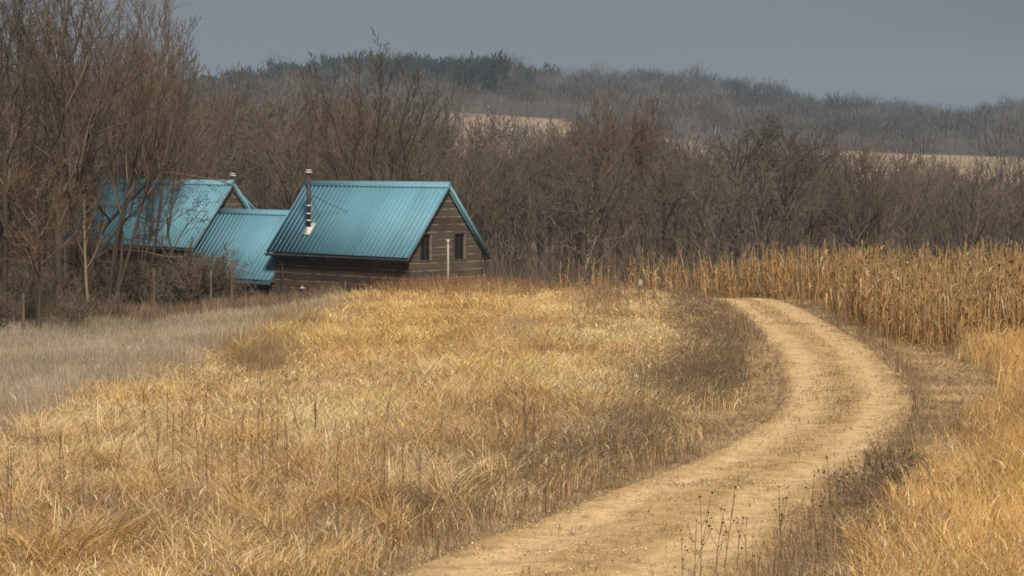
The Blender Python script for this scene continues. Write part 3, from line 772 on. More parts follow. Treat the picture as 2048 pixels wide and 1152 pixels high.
def build_hills():
    n = 3600
    Y = np.concatenate([np.sqrt(R.uniform(850 ** 2, 1640 ** 2, n - 700)), R.uniform(1560, 1665, 700)])
    u = R.uniform(-350, 2450, n)
    x = (u - 1024) / F * Y
    k = (Y > 850 + (fnoise(x, Y, 80, 1) - .5) * 60 + 6)
    # nearer woods left of the far fields
    n2 = 500
    Y2 = R.uniform(420, 850, n2); u2 = R.uniform(-350, 880, n2)
    n3 = 900                                       # woods and hedgerows between valley wood and fields
    Y3 = R.uniform(400, 850, n3); u3 = R.uniform(860, 2450, n3)
    k3 = ~in_field(u3, Y3, 850) | (R.random(n3) < .06); Y3 = Y3[k3]; u3 = u3[k3]
    Y = np.concatenate([Y[k], Y2, Y3]); u = np.concatenate([u[k], u2, u3]); x = (u - 1024) / F * Y
    z = zg(x, Y); n = len(x)
    vg_ = proj(x, Y, z)[1]
    pine = (u > 375) & (u < 1065) & (Y > 1080) & (R.random(n) < np.where(u < 900, .80, .70) * ss(1080, 1230, Y + 260 * (fnoise(x, Y, 90, 2) - .5)))
    pine |= (u > 820) & (u < 1010) & (Y > 960) & (Y < 1250) & (R.random(n) < .62)
    H = np.where(pine, R.uniform(11, 19, n), R.uniform(7.5, 16, n)) * np.where(Y < 560, .8, 1) * (.70 + .6 * fnoise(x, Y, 42, 1))
    base = np.array([.072, .062, .057])
    hue = fnoise(x, Y, 70, 5)[:, None]
    col = base * (.5 + 1.0 * R.random((n, 1))) * (1 + (hue - .5) * np.array([.5, .25, .15]))
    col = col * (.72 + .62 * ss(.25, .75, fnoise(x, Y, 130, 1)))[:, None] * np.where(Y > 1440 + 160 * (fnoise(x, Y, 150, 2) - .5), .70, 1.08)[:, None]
    pale = (R.random(n) < .10)[:, None]; col = np.where(pale, col * 1.45, col)
    b = Bag(); d = ~pine
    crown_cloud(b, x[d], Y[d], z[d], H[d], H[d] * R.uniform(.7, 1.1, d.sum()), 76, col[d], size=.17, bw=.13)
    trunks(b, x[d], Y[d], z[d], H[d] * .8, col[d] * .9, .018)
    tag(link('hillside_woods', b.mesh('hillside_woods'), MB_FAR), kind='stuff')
    b = Bag(); d = pine
    pc = np.array([.021, .028, .022]) * (.7 + .6 * R.random((d.sum(), 1)))
    crown_cloud(b, x[d], Y[d], z[d], H[d], H[d] * R.uniform(.42, .6, d.sum()), 60, pc, size=.16, bw=.5)
    trunks(b, x[d], Y[d], z[d], H[d], np.repeat(np.array([[.07, .055, .045]]), d.sum(), 0), .025)
    tag(link('pine_woods', b.mesh('pine_woods'), MB_FAR), kind='stuff')
build_hills()

def far_tree(name, u, vtop, Y, label, pine=False, Wf=.8, H=None, nb=160, col=None):
    x = np.array([(u - 1024) / F * Y]); y = np.array([float(Y)]); z = zg(x, y)
    if H is None: H = 6 + (322 - vtop) / F * Y - z[0]
    e = empty(name, (x[0], Y, z[0])); tag(e, label, 'tree')
    o = np.zeros(1); Ha = np.array([H])
    c = np.array([[.021, .028, .022]]) if pine else np.array([[.13, .108, .095]])
    if col is not None: c = np.array([col])
    b = Bag(); crown_cloud(b, o, o, o, Ha, Ha * Wf, nb, c, size=.15 if pine else .22, bw=.5 if pine else .10)
    link('crown', b.mesh('crown'), MB_FAR, e)
    b = Bag(); trunks(b, o, o, o, Ha, np.array([[.075, .06, .05]]), .03)
    if not pine:
        m = 14; V, q, cc = blades(np.zeros((m, 3)) + np.array([0, 0, H * .25]), np.full(m, H * .55), np.full(m, H * .014), R.uniform(0, 6.28, m), R.uniform(.1, .6, m), np.zeros(m), np.repeat(np.array([[.075, .06, .05]]), m, 0), 3)
        b.add(V, q, cc)
    link('trunk', b.mesh('trunk'), MB_FAR, e)
far_tree('bare_tree', 1000, 96, 1640, 'big round bare tree standing above the pines on the far ridge', Wf=.85)
far_tree('bare_tree', 1035, 108, 1645, 'narrow bare tree right beside the big round tree on the far ridge', Wf=.45)
far_tree('pine_tree', 1100, 124, 1560, 'dark pine standing alone on the ridge right of the round bare tree', True, .8)
far_tree('pine_tree', 1076, 134, 1600, 'small dark pine on the ridge between round bare tree and lone pine', True, .7)
far_tree('bare_tree', 1390, 122, 1640, 'pale round bare tree at the top of the far ridge, right of centre', Wf=.95)
far_tree('bare_tree', 1195, 120, 1640, 'pale bare tree at the left end of the bare ridge wood', Wf=.9)
far_tree('bare_tree', 560, 102, 1500, 'bare tree with thin crown rising over the pines, left of the tallest tree', Wf=1.1, nb=110)
far_tree('pine_tree', 415, 148, 1450, 'dark pine on the skyline just right of the tall left trees', True, .9)
far_tree('cedar_bush', 1990, 308, 620, 'round dark bush alone on the tan far field, right', True, 1.5, H=2.6, nb=220, col=(.03, .03, .03))

# ------------------------------------------------------------------ far field fence on the left patch
def bm_obj(name, parts, mat, parent=None, bevel=0.0):
    """parts: list of (cx,cy,cz,sx,sy,sz[,rotz]) boxes"""
    bm = bmesh.new()
    for p in parts:
        r = bmesh.ops.create_cube(bm, size=1.0)['verts']
        rz = p[6] if len(p) > 6 else 0
        for v in r:
            x, y, z = v.co.x * p[3], v.co.y * p[4], v.co.z * p[5]
            v.co = (p[0] + x * math.cos(rz) - y * math.sin(rz), p[1] + x * math.sin(rz) + y * math.cos(rz), p[2] + z)
    if bevel:
        bmesh.ops.bevel(bm, geom=bm.edges[:], offset=bevel, segments=1, affect='EDGES')
    me = bpy.data.meshes.new(name); bm.to_mesh(me); bm.free()
    return link(name, me, mat, parent)

M_WHITE = mat_noise('weathered_white', (.44, .415, .36), (.54, .51, .45), 8, .6)
M_JUG = mat_noise('dusty_plastic', (.24, .20, .155), (.30, .255, .20), 6, .6)
M_POST = mat_noise('weathered_post', (.09, .062, .04), (.145, .10, .062), 5, .9, stretch=(1, 1, .15), bump_s=.3)
M_POSTG = mat_noise('grey_post', (.10, .085, .065), (.16, .138, .105), 5, .9, stretch=(1, 1, .15), bump_s=.3)
M_DARK = mat_noise('dark_metal', (.035, .034, .034), (.07, .067, .065), 9, .5, .4)

def far_fence():
    Y = 845.0; a = at(905, 222, Y); b = at(985, 226, Y)
    z0 = float(zg(np.array([(a[0] + b[0]) / 2]), np.array([Y]))[0])
    e = empty('field_fence', ((a[0] + b[0]) / 2, Y - 12, z0)); tag(e, 'pale rail fence with white gateposts at the edge of the far field, under the pines', 'fence')
    L = b[0] - a[0]
    for s in (-.22, .42):
        bm_obj('gatepost', [(s * L, 0, 1.4, .35, .35, 2.9)], M_JUG, e, .03)
    bm_obj('rail', [(.05 * L, 0, 1.6, L * .62, .12, .22), (.05 * L, 0, .9, L * .62, .12, .2)], M_POSTG, e)
    for i in range(7):
        bm_obj('post', [((-.5 + .16 * i) * L, .05, .8, .2, .2, 1.7)], M_POSTG, e)
far_fence()

# ------------------------------------------------------------------ the house
def mat_roof(name='blue_metal_roof'):
    m, nt, out = new_mat(name)
    n1 = noise(nt, .9, 4); n2 = noise(nt, 5, 3, stretch=(1, 6, 1))
    r1 = ramp(nt, [(.3, (.114, .258, .342)), (.7, (.128, .284, .372))]); nt.links.new(n1.outputs['Fac'], r1.inputs['Fac'])
    r2 = ramp(nt, [(.25, (.90, .91, .91)), (.5, (1, 1, 1)), (.75, (1.06, 1.05, 1.04))]); nt.links.new(n2.outputs['Fac'], r2.inputs['Fac'])
    c = mix(nt, r1.outputs['Color'], r2.outputs['Color'], 1.0, 'MULTIPLY')
    tc = N(nt, 'ShaderNodeTexCoord'); sp = N(nt, 'ShaderNodeSeparateXYZ'); nt.links.new(tc.outputs['Object'], sp.inputs[0])
    dv = N(nt, 'ShaderNodeMath', operation='DIVIDE'); nt.links.new(sp.outputs['Y'], dv.inputs[0]); dv.inputs[1].default_value = 1.005
    fl = N(nt, 'ShaderNodeMath', operation='FLOOR'); nt.links.new(dv.outputs[0], fl.inputs[0])
    wn = N(nt, 'ShaderNodeTexWhiteNoise', noise_dimensions='1D'); nt.links.new(fl.outputs[0], wn.inputs['W'])
    rp = ramp(nt, [(0, (.93, .94, .94)), (1, (1.06, 1.05, 1.05))]); nt.links.new(wn.outputs['Value'], rp.inputs['Fac'])
    c = mix(nt, c, rp.outputs['Color'], 1.0, 'MULTIPLY')
    principled(nt, out, c, 0.62, .0, .3, n2.outputs['Fac'], .05, .01)
    return m
def mat_boards(name, c_dark, c_lite, c_chink, period=.365, along='Y'):
    """rough horizontal timbers with pale chinking between them"""
    m, nt, out = new_mat(name)
    tc = N(nt, 'ShaderNodeTexCoord'); sp = N(nt, 'ShaderNodeSeparateXYZ'); nt.links.new(tc.outputs['Object'], sp.inputs[0])
    nw = noise(nt, .55, 2); nl = noise(nt, 2.2, 3)
    wob = N(nt, 'ShaderNodeMath', operation='MULTIPLY_ADD'); nt.links.new(nw.outputs['Fac'], wob.inputs[0]); wob.inputs[1].default_value = .12; nt.links.new(sp.outputs['Z'], wob.inputs[2])
    dv = N(nt, 'ShaderNodeMath', operation='DIVIDE'); nt.links.new(wob.outputs[0], dv.inputs[0]); dv.inputs[1].default_value = period
    fr = N(nt, 'ShaderNodeMath', operation='FRACT'); nt.links.new(dv.outputs[0], fr.inputs[0])
    fl = N(nt, 'ShaderNodeMath', operation='FLOOR'); nt.links.new(dv.outputs[0], fl.inputs[0])
    wn = N(nt, 'ShaderNodeTexWhiteNoise', noise_dimensions='1D'); nt.links.new(fl.outputs[0], wn.inputs['W'])
    grain = noise(nt, 3.0, 5, stretch=(.35, .35, 7)); patch = noise(nt, .8, 3)
    g = mix(nt, tuple(c_dark), tuple(c_lite), grain.outputs['Fac'])
    rv = ramp(nt, [(0, (.72, .70, .68)), (1, (1.25, 1.22, 1.2))]); nt.links.new(wn.outputs['Value'], rv.inputs['Fac'])
    g = mix(nt, g, rv.outputs['Color'], 1.0, 'MULTIPLY')
    rp = ramp(nt, [(.3, (.8, .8, .8)), (.7, (1.2, 1.18, 1.15))]); nt.links.new(patch.outputs['Fac'], rp.inputs['Fac'])
    g = mix(nt, g, rp.outputs['Color'], 1.0, 'MULTIPLY')
    line = ramp(nt, [(0.0, (1, 1, 1)), (.11, (1, 1, 1)), (.15, (0, 0, 0)), (1.0, (0, 0, 0))]); nt.links.new(fr.outputs[0], line.inputs['Fac'])
    wear = ramp(nt, [(.42, (.15, .15, .15)), (.56, (1, 1, 1))]); nt.links.new(nl.outputs['Fac'], wear.inputs['Fac'])
    lm = mix(nt, line.outputs['Color'], wear.outputs['Color'], 1.0, 'MULTIPLY')
    c = mix(nt, g, tuple(c_chink), lm)
    hgt = N(nt, 'ShaderNodeMath', operation='SUBTRACT'); nt.links.new(grain.outputs['Fac'], hgt.inputs[0]); nt.links.new(line.outputs['Color'], hgt.inputs[1])
    principled(nt, out, c, .85, 0, .2, hgt.outputs[0], .5, .025)
    return m
M_ROOF = mat_roof()
M_TRIM = mat_noise('dark_teal_trim', (.055, .105, .115), (.075, .135, .145), 3, .5)
M_GUT = mat_noise('dark_gutter', (.04, .04, .042), (.065, .065, .066), 3, .45, .2)
M_WALLF = mat_boards('weathered_gable_timbers', (.044, .037, .030), (.088, .073, .060), (.215, .18, .14))
M_WALLL = mat_boards('dark_side_timbers', (.052, .036, .027), (.095, .068, .052), (.26, .20, .15))
M_FRAME = mat_noise('window_frame_wood', (.045, .037, .03), (.075, .062, .05), 6, .8)
M_JAMB = mat_noise('lit_jamb_wood', (.16, .135, .105), (.23, .195, .155), 6, .8)  # light on the right window reveal, painted as a paler tone than the frame
M_PANE, nt_, out_ = new_mat('dark_window_glass')
principled(nt_, out_, (.012, .012, .013), .12, 0, .5)
M_CURT = mat_noise('dim_curtain', (.05, .045, .045), (.08, .07, .07), 6, .9, stretch=(12, 12, .2))
M_STEEL = mat_noise('pipe_steel', (.026, .025, .024), (.05, .048, .045), 6, .6, .0)
M_BRIGHT = mat_noise('galvanised_bright', (.42, .41, .38), (.56, .545, .50), 6, .5, .1)

house = empty('house', (HO[0], HO[1], HB), HA)
tag(house, 'long dark timber house with blue metal roofs, a low link joining two gabled wings', 'house')

def roof_slope(V, Q, xe, ze, xr, zr, y0, y1, th=.07, seam=.335):
    """slab from the eave line to the ridge line with standing seams"""
    d = np.array([xr - xe, 0, zr - ze]); L = np.linalg.norm(d); d = d / L
    nrm = np.array([-d[2], 0, d[0]]) if d[0] > 0 else np.array([d[2], 0, -d[0]])
    def box(a0, a1, b0, b1, h0, h1):
        k = len(V)
        for (s, y, h) in [(a0, b0, h0), (a1, b0, h0), (a1, b1, h0), (a0, b1, h0), (a0, b0, h1), (a1, b0, h1), (a1, b1, h1), (a0, b1, h1)]:
            p = np.array([xe, y, ze]) + d * s + nrm * h; V.append(p)
        for f in [(0, 3, 2, 1), (4, 5, 6, 7), (0, 1, 5, 4), (1, 2, 6, 5), (2, 3, 7, 6), (3, 0, 4, 7)]:
            Q.append([k + i for i in f])
    box(0, L, y0, y1, -th, 0)
    n = int((y1 - y0) / seam)
    for i in range(n + 1):
        y = y0 + .02 + i * (y1 - y0 - .075) / n
        box(.015, L - .02, y, y + .035, -.004, .05)
def roof(name_lab, x0, x1, ze, zr, y0, y1, gut=True, rake_near=True, rake_far=True):
    xm = (x0 + x1) / 2
    V, Q = [], []
    roof_slope(V, Q, x0, ze, xm, zr, y0, y1); roof_slope(V, Q, x1, ze, xm, zr, y0, y1)
    o = link('roof', mesh_np('roof', np.array(V), [np.array(Q)]), M_ROOF, house)
    if name_lab: o['label'] = name_lab
    # ridge cap: a folded strip
    sl = (zr - ze) / (xm - x0); w = .17
    cV, cQ = [], []
    for yy in (y0 - .03, y1 + .03):
        cV += [(xm - w, yy, zr - sl * w + .085), (xm, yy, zr + .115), (xm + w, yy, zr - sl * w + .085), (xm + w, yy, zr - sl * w + .055), (xm, yy, zr + .07), (xm - w, yy, zr - sl * w + .055)]
    cQ = [[0, 6, 7, 1], [1, 7, 8, 2], [2, 8, 9, 3], [3, 9, 10, 4], [4, 10, 11, 5], [5, 11, 6, 0]]
    link('ridge_cap', mesh_np('ridge_cap', np.array(cV), [np.array(cQ), np.array([[0, 1, 4, 5], [1, 2, 3, 4], [6, 11, 10, 7], [7, 10, 9, 8]])]), M_ROOF, o)
    # rake boards under the roof edge at the gables
    for flag, ya, yb in ((rake_near, y0 + .01, y0 + .06), (rake_far, y1 - .06, y1 - .01)):
        if not flag: continue
        for xe in (x0, x1):
            vs = []
            for yy in (ya, yb):
                vs += [(xe, yy, ze - .075), (xm, yy, zr - .075), (xm, yy, zr - .27), (xe, yy, ze - .235)]
            q = [[0, 1, 2, 3], [7, 6, 5, 4], [0, 4, 5, 1], [1, 5, 6, 2], [2, 6, 7, 3], [3, 7, 4, 0]]
            link('rake_board', mesh_np('rake_board', np.array(vs), [np.array(q)]), M_TRIM if xe == x1 else M_WALLF, o)
    if gut:
        for xe, s in ((x0, -1), (x1, 1)):
            pr = [(0, 0), (.0, -.11), (.04, -.135), (.10, -.13), (.13, -.09), (.135, 0), (.115, 0), (.11, -.08), (.09, -.11), (.045, -.115), (.02, -.1), (.02, 0)]
            vs = [(xe + s * (p[0] - .015), yy, ze - .08 + p[1]) for yy in (y0 + .05, y1 - .02) for p in pr]
            m = len(pr); q = [[i, (i + 1) % m, (i + 1) % m + m, i + m] for i in range(m)]
            link('gutter', mesh_np('gutter', np.array(vs), [np.array(q)]), M_GUT, o)
            # soffit board closing eave to wall
            bm_obj('soffit', [(xe - s * .16, (y0 + y1) / 2, ze - .125, .30, y1 - y0 - .2, .03)], M_WALLL, o)
    return o

def wing_walls(x0, x1, y0, y1, ze, zr, holes, sidehole, lab=None):
    """gable wall with real openings, side walls, far gable. x0,x1 wall faces; ze,zr roof underside heights at x0 and the middle"""
    xm = (x0 + x1) / 2
    top = lambda x: ze + (zr - ze) * (1 - abs(x - xm) / (xm - x0))
    V, Q, far = [], [], []
    def quad(*p):
        k = len(V); V.extend(p); Q.append(list(range(k, k + 4)))
    xs = sorted(set([x0, xm, x1] + [h[0] for h in holes] + [h[1] for h in holes]))
    for a, b in zip(xs[:-1], xs[1:]):
        hs = [h for h in holes if h[0] <= a + 1e-6 and h[1] >= b - 1e-6]
        if hs:
            h = hs[0]
            quad((a, y0, -2.5), (b, y0, -2.5), (b, y0, h[2]), (a, y0, h[2]))
            quad((a, y0, h[3]), (b, y0, h[3]), (b, y0, top(b)), (a, y0, top(a)))
        else:
            quad((a, y0, -2.5), (b, y0, -2.5), (b, y0, top(b)), (a, y0, top(a)))
        far.append([(b, y1, -2.5), (a, y1, -2.5), (a, y1, top(a)), (b, y1, top(b))])
    g = link('gable_wall', mesh_np('gable_wall', np.array(V, float), [np.array(Q)]), M_WALLF, house)
    link('gable_wall', mesh_np('gable_wall', np.array(far, float).reshape(-1, 3), [np.arange(4 * len(far)).reshape(-1, 4)]), M_WALLF, house)
    V, Q = [], []
    ysn = sorted(set([y0, y1] + [h[0] for h in sidehole] + [h[1] for h in sidehole]))
    for a, b in zip(ysn[:-1], ysn[1:]):
        hs = [h for h in sidehole if h[0] <= a + 1e-6 and h[1] >= b - 1e-6]
        if hs:
            h = hs[0]
            quad((x0, b, -2.5), (x0, a, -2.5), (x0, a, h[2]), (x0, b, h[2]))
            quad((x0, b, h[3]), (x0, a, h[3]), (x0, a, ze), (x0, b, ze))
        else:
            quad((x0, b, -2.5), (x0, a, -2.5), (x0, a, ze), (x0, b, ze))
    quad((x1, y0, -2.5), (x1, y1, -2.5), (x1, y1, ze), (x1, y0, ze))
    link('side_wall', mesh_np('side_wall', np.array(V, float), [np.array(Q)]), M_WALLL, house)
    return g

def window_gable(xa, xb, za, zb, y):
    d = .16
    f = bm_obj('window', [((xa + xb) / 2, y + d / 2 - .02, za - .03, xb - xa + .16, d, .06), ((xa + xb) / 2, y + d / 2 - .02, zb + .03, xb - xa + .16, d, .06),
                          (xa - .03, y + d / 2 - .02, (za + zb) / 2, .06, d, zb - za - .002), (xb + .03, y + d / 2 - .02, (za + zb) / 2, .06, d, zb - za - .002)], M_FRAME, house)
    bm_obj('pane', [((xa + xb) / 2, y + .13, (za + zb) / 2, xb - xa - .002, .012, zb - za - .002)], M_PANE, f)
    bm_obj('jamb', [(xb - .02, y + .055, (za + zb) / 2, .04, .135, zb - za - .004)], M_JAMB, f)
    bm_obj('muntin', [((xa + xb) / 2 + .03, y + .112, (za + zb) / 2, .035, .02, zb - za - .004)], M_GUT, f)
    return f
def window_side(ya, yb, za, zb, x):
    d = .14
    f = bm_obj('window', [(x + d / 2 - .02, (ya + yb) / 2, za - .025, d, yb - ya + .12, .05), (x + d / 2 - .02, (ya + yb) / 2, zb + .025, d, yb - ya + .12, .05),
                          (x + d / 2 - .02, ya - .025, (za + zb) / 2, d, .05, zb - za - .002), (x + d / 2 - .02, yb + .025, (za + zb) / 2, d, .05, zb - za - .002)], M_WALLL, house)
    bm_obj('pane', [(x + .11, (ya + yb) / 2, (za + zb) / 2, .012, yb - ya - .002, zb - za - .002)], M_PANE, f)
    f['label'] = 'low dark basement window'
    return f

zl = lambda zw: zw - HB
# right wing
EA, RA = zl(1.47), zl(4.90)
roof('tall blue roof of the right wing', 0, 5.2, EA, RA, 0, 11.0)
sA = (RA - EA) / 2.6
gw = [(.97, 1.66, zl(1.30), zl(2.52)), (3.12, 3.83, zl(1.30), zl(2.52))]
sw = [(6.3, 7.3, zl(-.72), zl(-.22)), (7.9, 8.9, zl(-.72), zl(-.22)), (4.5, 5.4, zl(-.72), zl(-.22))]
wing_walls(.32, 4.88, .26, 10.7, EA + sA * .32 - .13, RA - .13, gw, sw)
for h in gw: window_gable(*h, .26)
for h in sw: window_side(*h, .32)
bm_obj('corner_board', [(.30, .24, zl(.1), .12, .12, 2.5)], M_WALLL, house); bm_obj('corner_board', [(4.90, .24, zl(.1), .12, .12, 2.5)], M_WALLF, house)
# the lower link
EB, RB = zl(.02), zl(3.37)
roof('low blue roof of the link between the wings', .08, 5.12, EB, RB, 10.76, 18.42, gut=False, rake_near=False, rake_far=False)
bm_obj('fascia', [(.12, 14.6, EB - .16, .05, 7.5, .16)], M_TRIM, house)
bm_obj('side_wall', [(.62, 14.6, (EB - .2) / 2 - 1.2, .2, 7.6, EB + 2.3)], M_WALLL, house)
# left wing
EC, RC_ = zl(1.44), zl(4.88)
roof('tall blue roof of the left wing behind bare branches', .76, 6.04, EC, RC_, 18.3, 31.0)
sC = (RC_ - EC) / 2.64
wing_walls(1.08, 5.72, 18.56, 30.7, EC + sC * .32 - .13, RC_ - .13, [], [])
# flatter rear roof showing past the left gable
V, Q = [], []
roof_slope(V, Q, 6.1, zl(2.72), 3.62, zl(4.80), 18.9, 27.0)
o = link('rear_roof', mesh_np('rear_roof', np.array(V), [np.array(Q)]), M_ROOF, house)
vs = [(4.0, 19.1, 1.0), (5.85, 19.1, 1.0), (5.85, 19.1, zl(2.80)), (4.0, 19.1, zl(4.34)), (4.0, 26.9, 1.0), (5.85, 26.9, 1.0), (5.85, 26.9, zl(2.80)), (4.0, 26.9, zl(4.34))]
link('rear_wall', mesh_np('rear_wall', np.array(vs), [np.array([[0, 1, 2, 3], [5, 4, 7, 6], [1, 5, 6, 2], [2, 6, 7, 3]])]), M_WALLF, house)

def lathe(name, prof, mat, parent=None, loc=(0, 0, 0), m=20, smooth=True):
    th = np.arange(m) * 2 * np.pi / m
    V = np.array([[r * math.cos(t), r * math.sin(t), z] for r, z in prof for t in th]) + np.array(loc)
    k = len(prof); q = []
    for i in range(k - 1):
        for j in range(m): q.append([i * m + j, i * m + (j + 1) % m, (i + 1) * m + (j + 1) % m, (i + 1) * m + j])
    return link(name, mesh_np(name, V, [np.array(q)], smooth=smooth), mat, parent)
def rod(name, a, b, r, mat, parent=None, m=8):
    V, q = tubes([np.array([a, b], float)], [np.array([r, r])], [m])
    return link(name, mesh_np(name, V, [q], smooth=True), mat, parent)
def cap_prof(z, r):
    return [(0.001, z + .17), (r * 1.55, z + .17), (r * 1.55, z + .115), (r * .8, z + .115), (r * .8, z + .07), (r * 1.75, z + .07), (r * 1.75, z), (r * .7, z), (.001, z)]
def stovepipe(lx, ly, zbase, ztop, lab, collars, flash=True):
    p = lathe('stovepipe', [(.001, zbase - .1), (.105, zbase - .1), (.105, ztop - .02), (.001, ztop - .02)], M_STEEL, house, (lx, ly, 0))
    p['label'] = lab
    lathe('rain_cap', cap_prof(ztop, .105), M_BRIGHT, p, (lx, ly, 0))
    for z in collars:
        lathe('collar', [(.106, z - .035), (.125, z - .035), (.125, z + .035), (.106, z + .035)], M_BRIGHT, p, (lx, ly, 0))
    if flash:
        lathe('flashing_cone', [(.19, zbase - .18), (.17, zbase - .05), (.14, zbase + .12), (.115, zbase + .2), (.108, zbase + .2)], M_BRIGHT, p, (lx, ly, 0))
        Vf, Qf = [], []
        xa, xb = lx - .21, lx + .21
        for h in (.052, .075):
            for (x_, y_) in ((xa, ly - .29), (xb, ly - .29), (xb, ly + .29), (xa, ly + .29)):
                Vf.append((x_, y_, EA + sA * x_ + h * 1.6))
        Qf = [[4, 5, 6, 7], [0, 3, 2, 1], [0, 1, 5, 4], [1, 2, 6, 5], [2, 3, 7, 6], [3, 0, 4, 7]]
        link('flashing_plate', mesh_np('flashing_plate', np.array(Vf), [np.array(Qf)]), M_BRIGHT, p)
    return p
LX, LY = .80, 8.55
zb = EA + sA * LX
sp = stovepipe(LX, LY, zb, zl(5.40), 'tall steel stovepipe with pale flashing on the right roof', [zl(3.79), zl(3.39), zl(3.05)])
for (lx2, ly2) in ((1.50, 6.4), (1.25, 8.2)):
    rod('brace', (LX, LY - .05, zl(4.35)), (lx2, ly2, EA + sA * lx2 + .04), .014, M_GUT, sp)
stovepipe(4.3, 19.6, zl(3.2), zl(5.18), 'short pipe with pale cap behind the left ridge', [], flash=False)
# downspout at the far end of the right wing
ds = rod('downspout', (.17, 9.9, EA - .25), (.17, 9.9, -.4), .045, M_GUT, house)
rod('elbow', (-.06, 10.5, EA - .18), (.17, 9.9, EA - .55), .04, M_GUT, ds)

# ------------------------------------------------------------------ posts, pole, small things by the house
def ground_at(u, Y):
    x = (u - 1024) / F * Y
    return x, float(zg(np.array([x]), np.array([float(Y)]))[0])
def post(u, vtop, Y, w, label, mat, tilt=0):
    x, z = ground_at(u, Y); top = 6 + (322 - vtop) / F * Y - z
    rg = np.random.default_rng(int(u))
    zs = np.linspace(-.3, top, 7); prof = [(.001, -.3)] + [(w * .5 * rg.uniform(.92, 1.06), zz) for zz in zs] + [(w * .38, top + .02), (.001, top + .03)]
    o = lathe('fence_post', prof, mat, None, (0, 0, 0), 9)
    o.location = (x, Y, z); o.rotation_euler = (0, tilt, rg.uniform(0, 3))
    tag(o, label, 'post', 'wooden fence posts by the wood edge'); return o
post(45, 588, 97, .13, 'short pale wooden post at the far left, half sunk in brown weeds', M_POST)
post(307, 538, 108, .12, 'tall tan wooden post standing before the dark thicket', M_POST, .01)
post(421, 543, 109, .10, 'grey weathered post with a pale knob top, right of the thicket', M_POSTG)
post(462, 523, 108.5, .13, 'orange tan wooden post in front of the low link roof', M_POST, -.01)
post(690, 564, 110, .07, 'thin dark post by the basement wall of the right wing', M_POSTG)
post(643, 572, 111, .06, 'short thin stake below the middle of the dark side wall', M_POSTG)
x, z = ground_at(519, 110)
g = empty('gate_frame', (x, 110, z)); tag(g, 'small open wooden gate frame of two posts and a rail under the link roof', 'gate')
for dx in (-.31, .31): bm_obj('post', [(dx, 0, .45, .09, .09, 1.35)], M_POSTG, g, .01)
bm_obj('rail', [(0, -.07, .88, .74, .04, .09)], M_POST, g, .008)
# white pole before the gable
x, z = ground_at(896, 109.5); top = 6 + (322 - 480) / F * 109.5 - z
pl = lathe('white_pole', [(.001, -.3), (.048, -.3), (.048, top - .12), (.048, top - .1)], M_WHITE, None, (0, 0, 0), 12)
pl.location = (x, 109.5, z); tag(pl, 'tall thin white pipe pole standing in the grass before the gable wall', 'pole')
lathe('pole_cap', [(.049, top - .14), (.07, top - .14), (.07, top - .01), (.05, top + .03), (.001, top + .035)], M_WHITE, pl, (0, 0, 0), 12)
# low white tap like stand by the basement windows
x, z = ground_at(604, 111); top = 6 + (322 - 578) / F * 111 - z
st = bm_obj('white_stand', [(0, 0, top / 2 - .15, .05, .05, top + .3)], M_POSTG, None, .004); st.location = (x, 111, z)
tag(st, 'small stake with a flat white top in front of the basement windows', 'stake')
lathe('white_top', [(.001, top - .01), (.07, top), (.17, top + .035), (.165, top + .06), (.05, top + .05), (.04, top + .13), (.001, top + .14)], M_WHITE, st, (0, 0, 0), 12)
# pale rounded jug in the grass by the corn
x, z = ground_at(1275, 99); zc = 6 + (322 - 574) / F * 99 - z
jg = lathe('pale_jug', [(.001, zc), (.09, zc + .01), (.115, zc + .05), (.12, zc + .17), (.10, zc + .24), (.06, zc + .29), (.04, zc + .33), (.001, zc + .335)], M_JUG, None, (0, 0, 0), 14)
jg.location = (x, 99, z); jg.rotation_euler = (0, .12, 0); tag(jg, 'small pale rounded jug propped on a stake in tall grass left of the corn', 'jug')
rod('stake', (0, 0, -.2), (0, 0, zc + .05), .02, M_POSTG, jg)

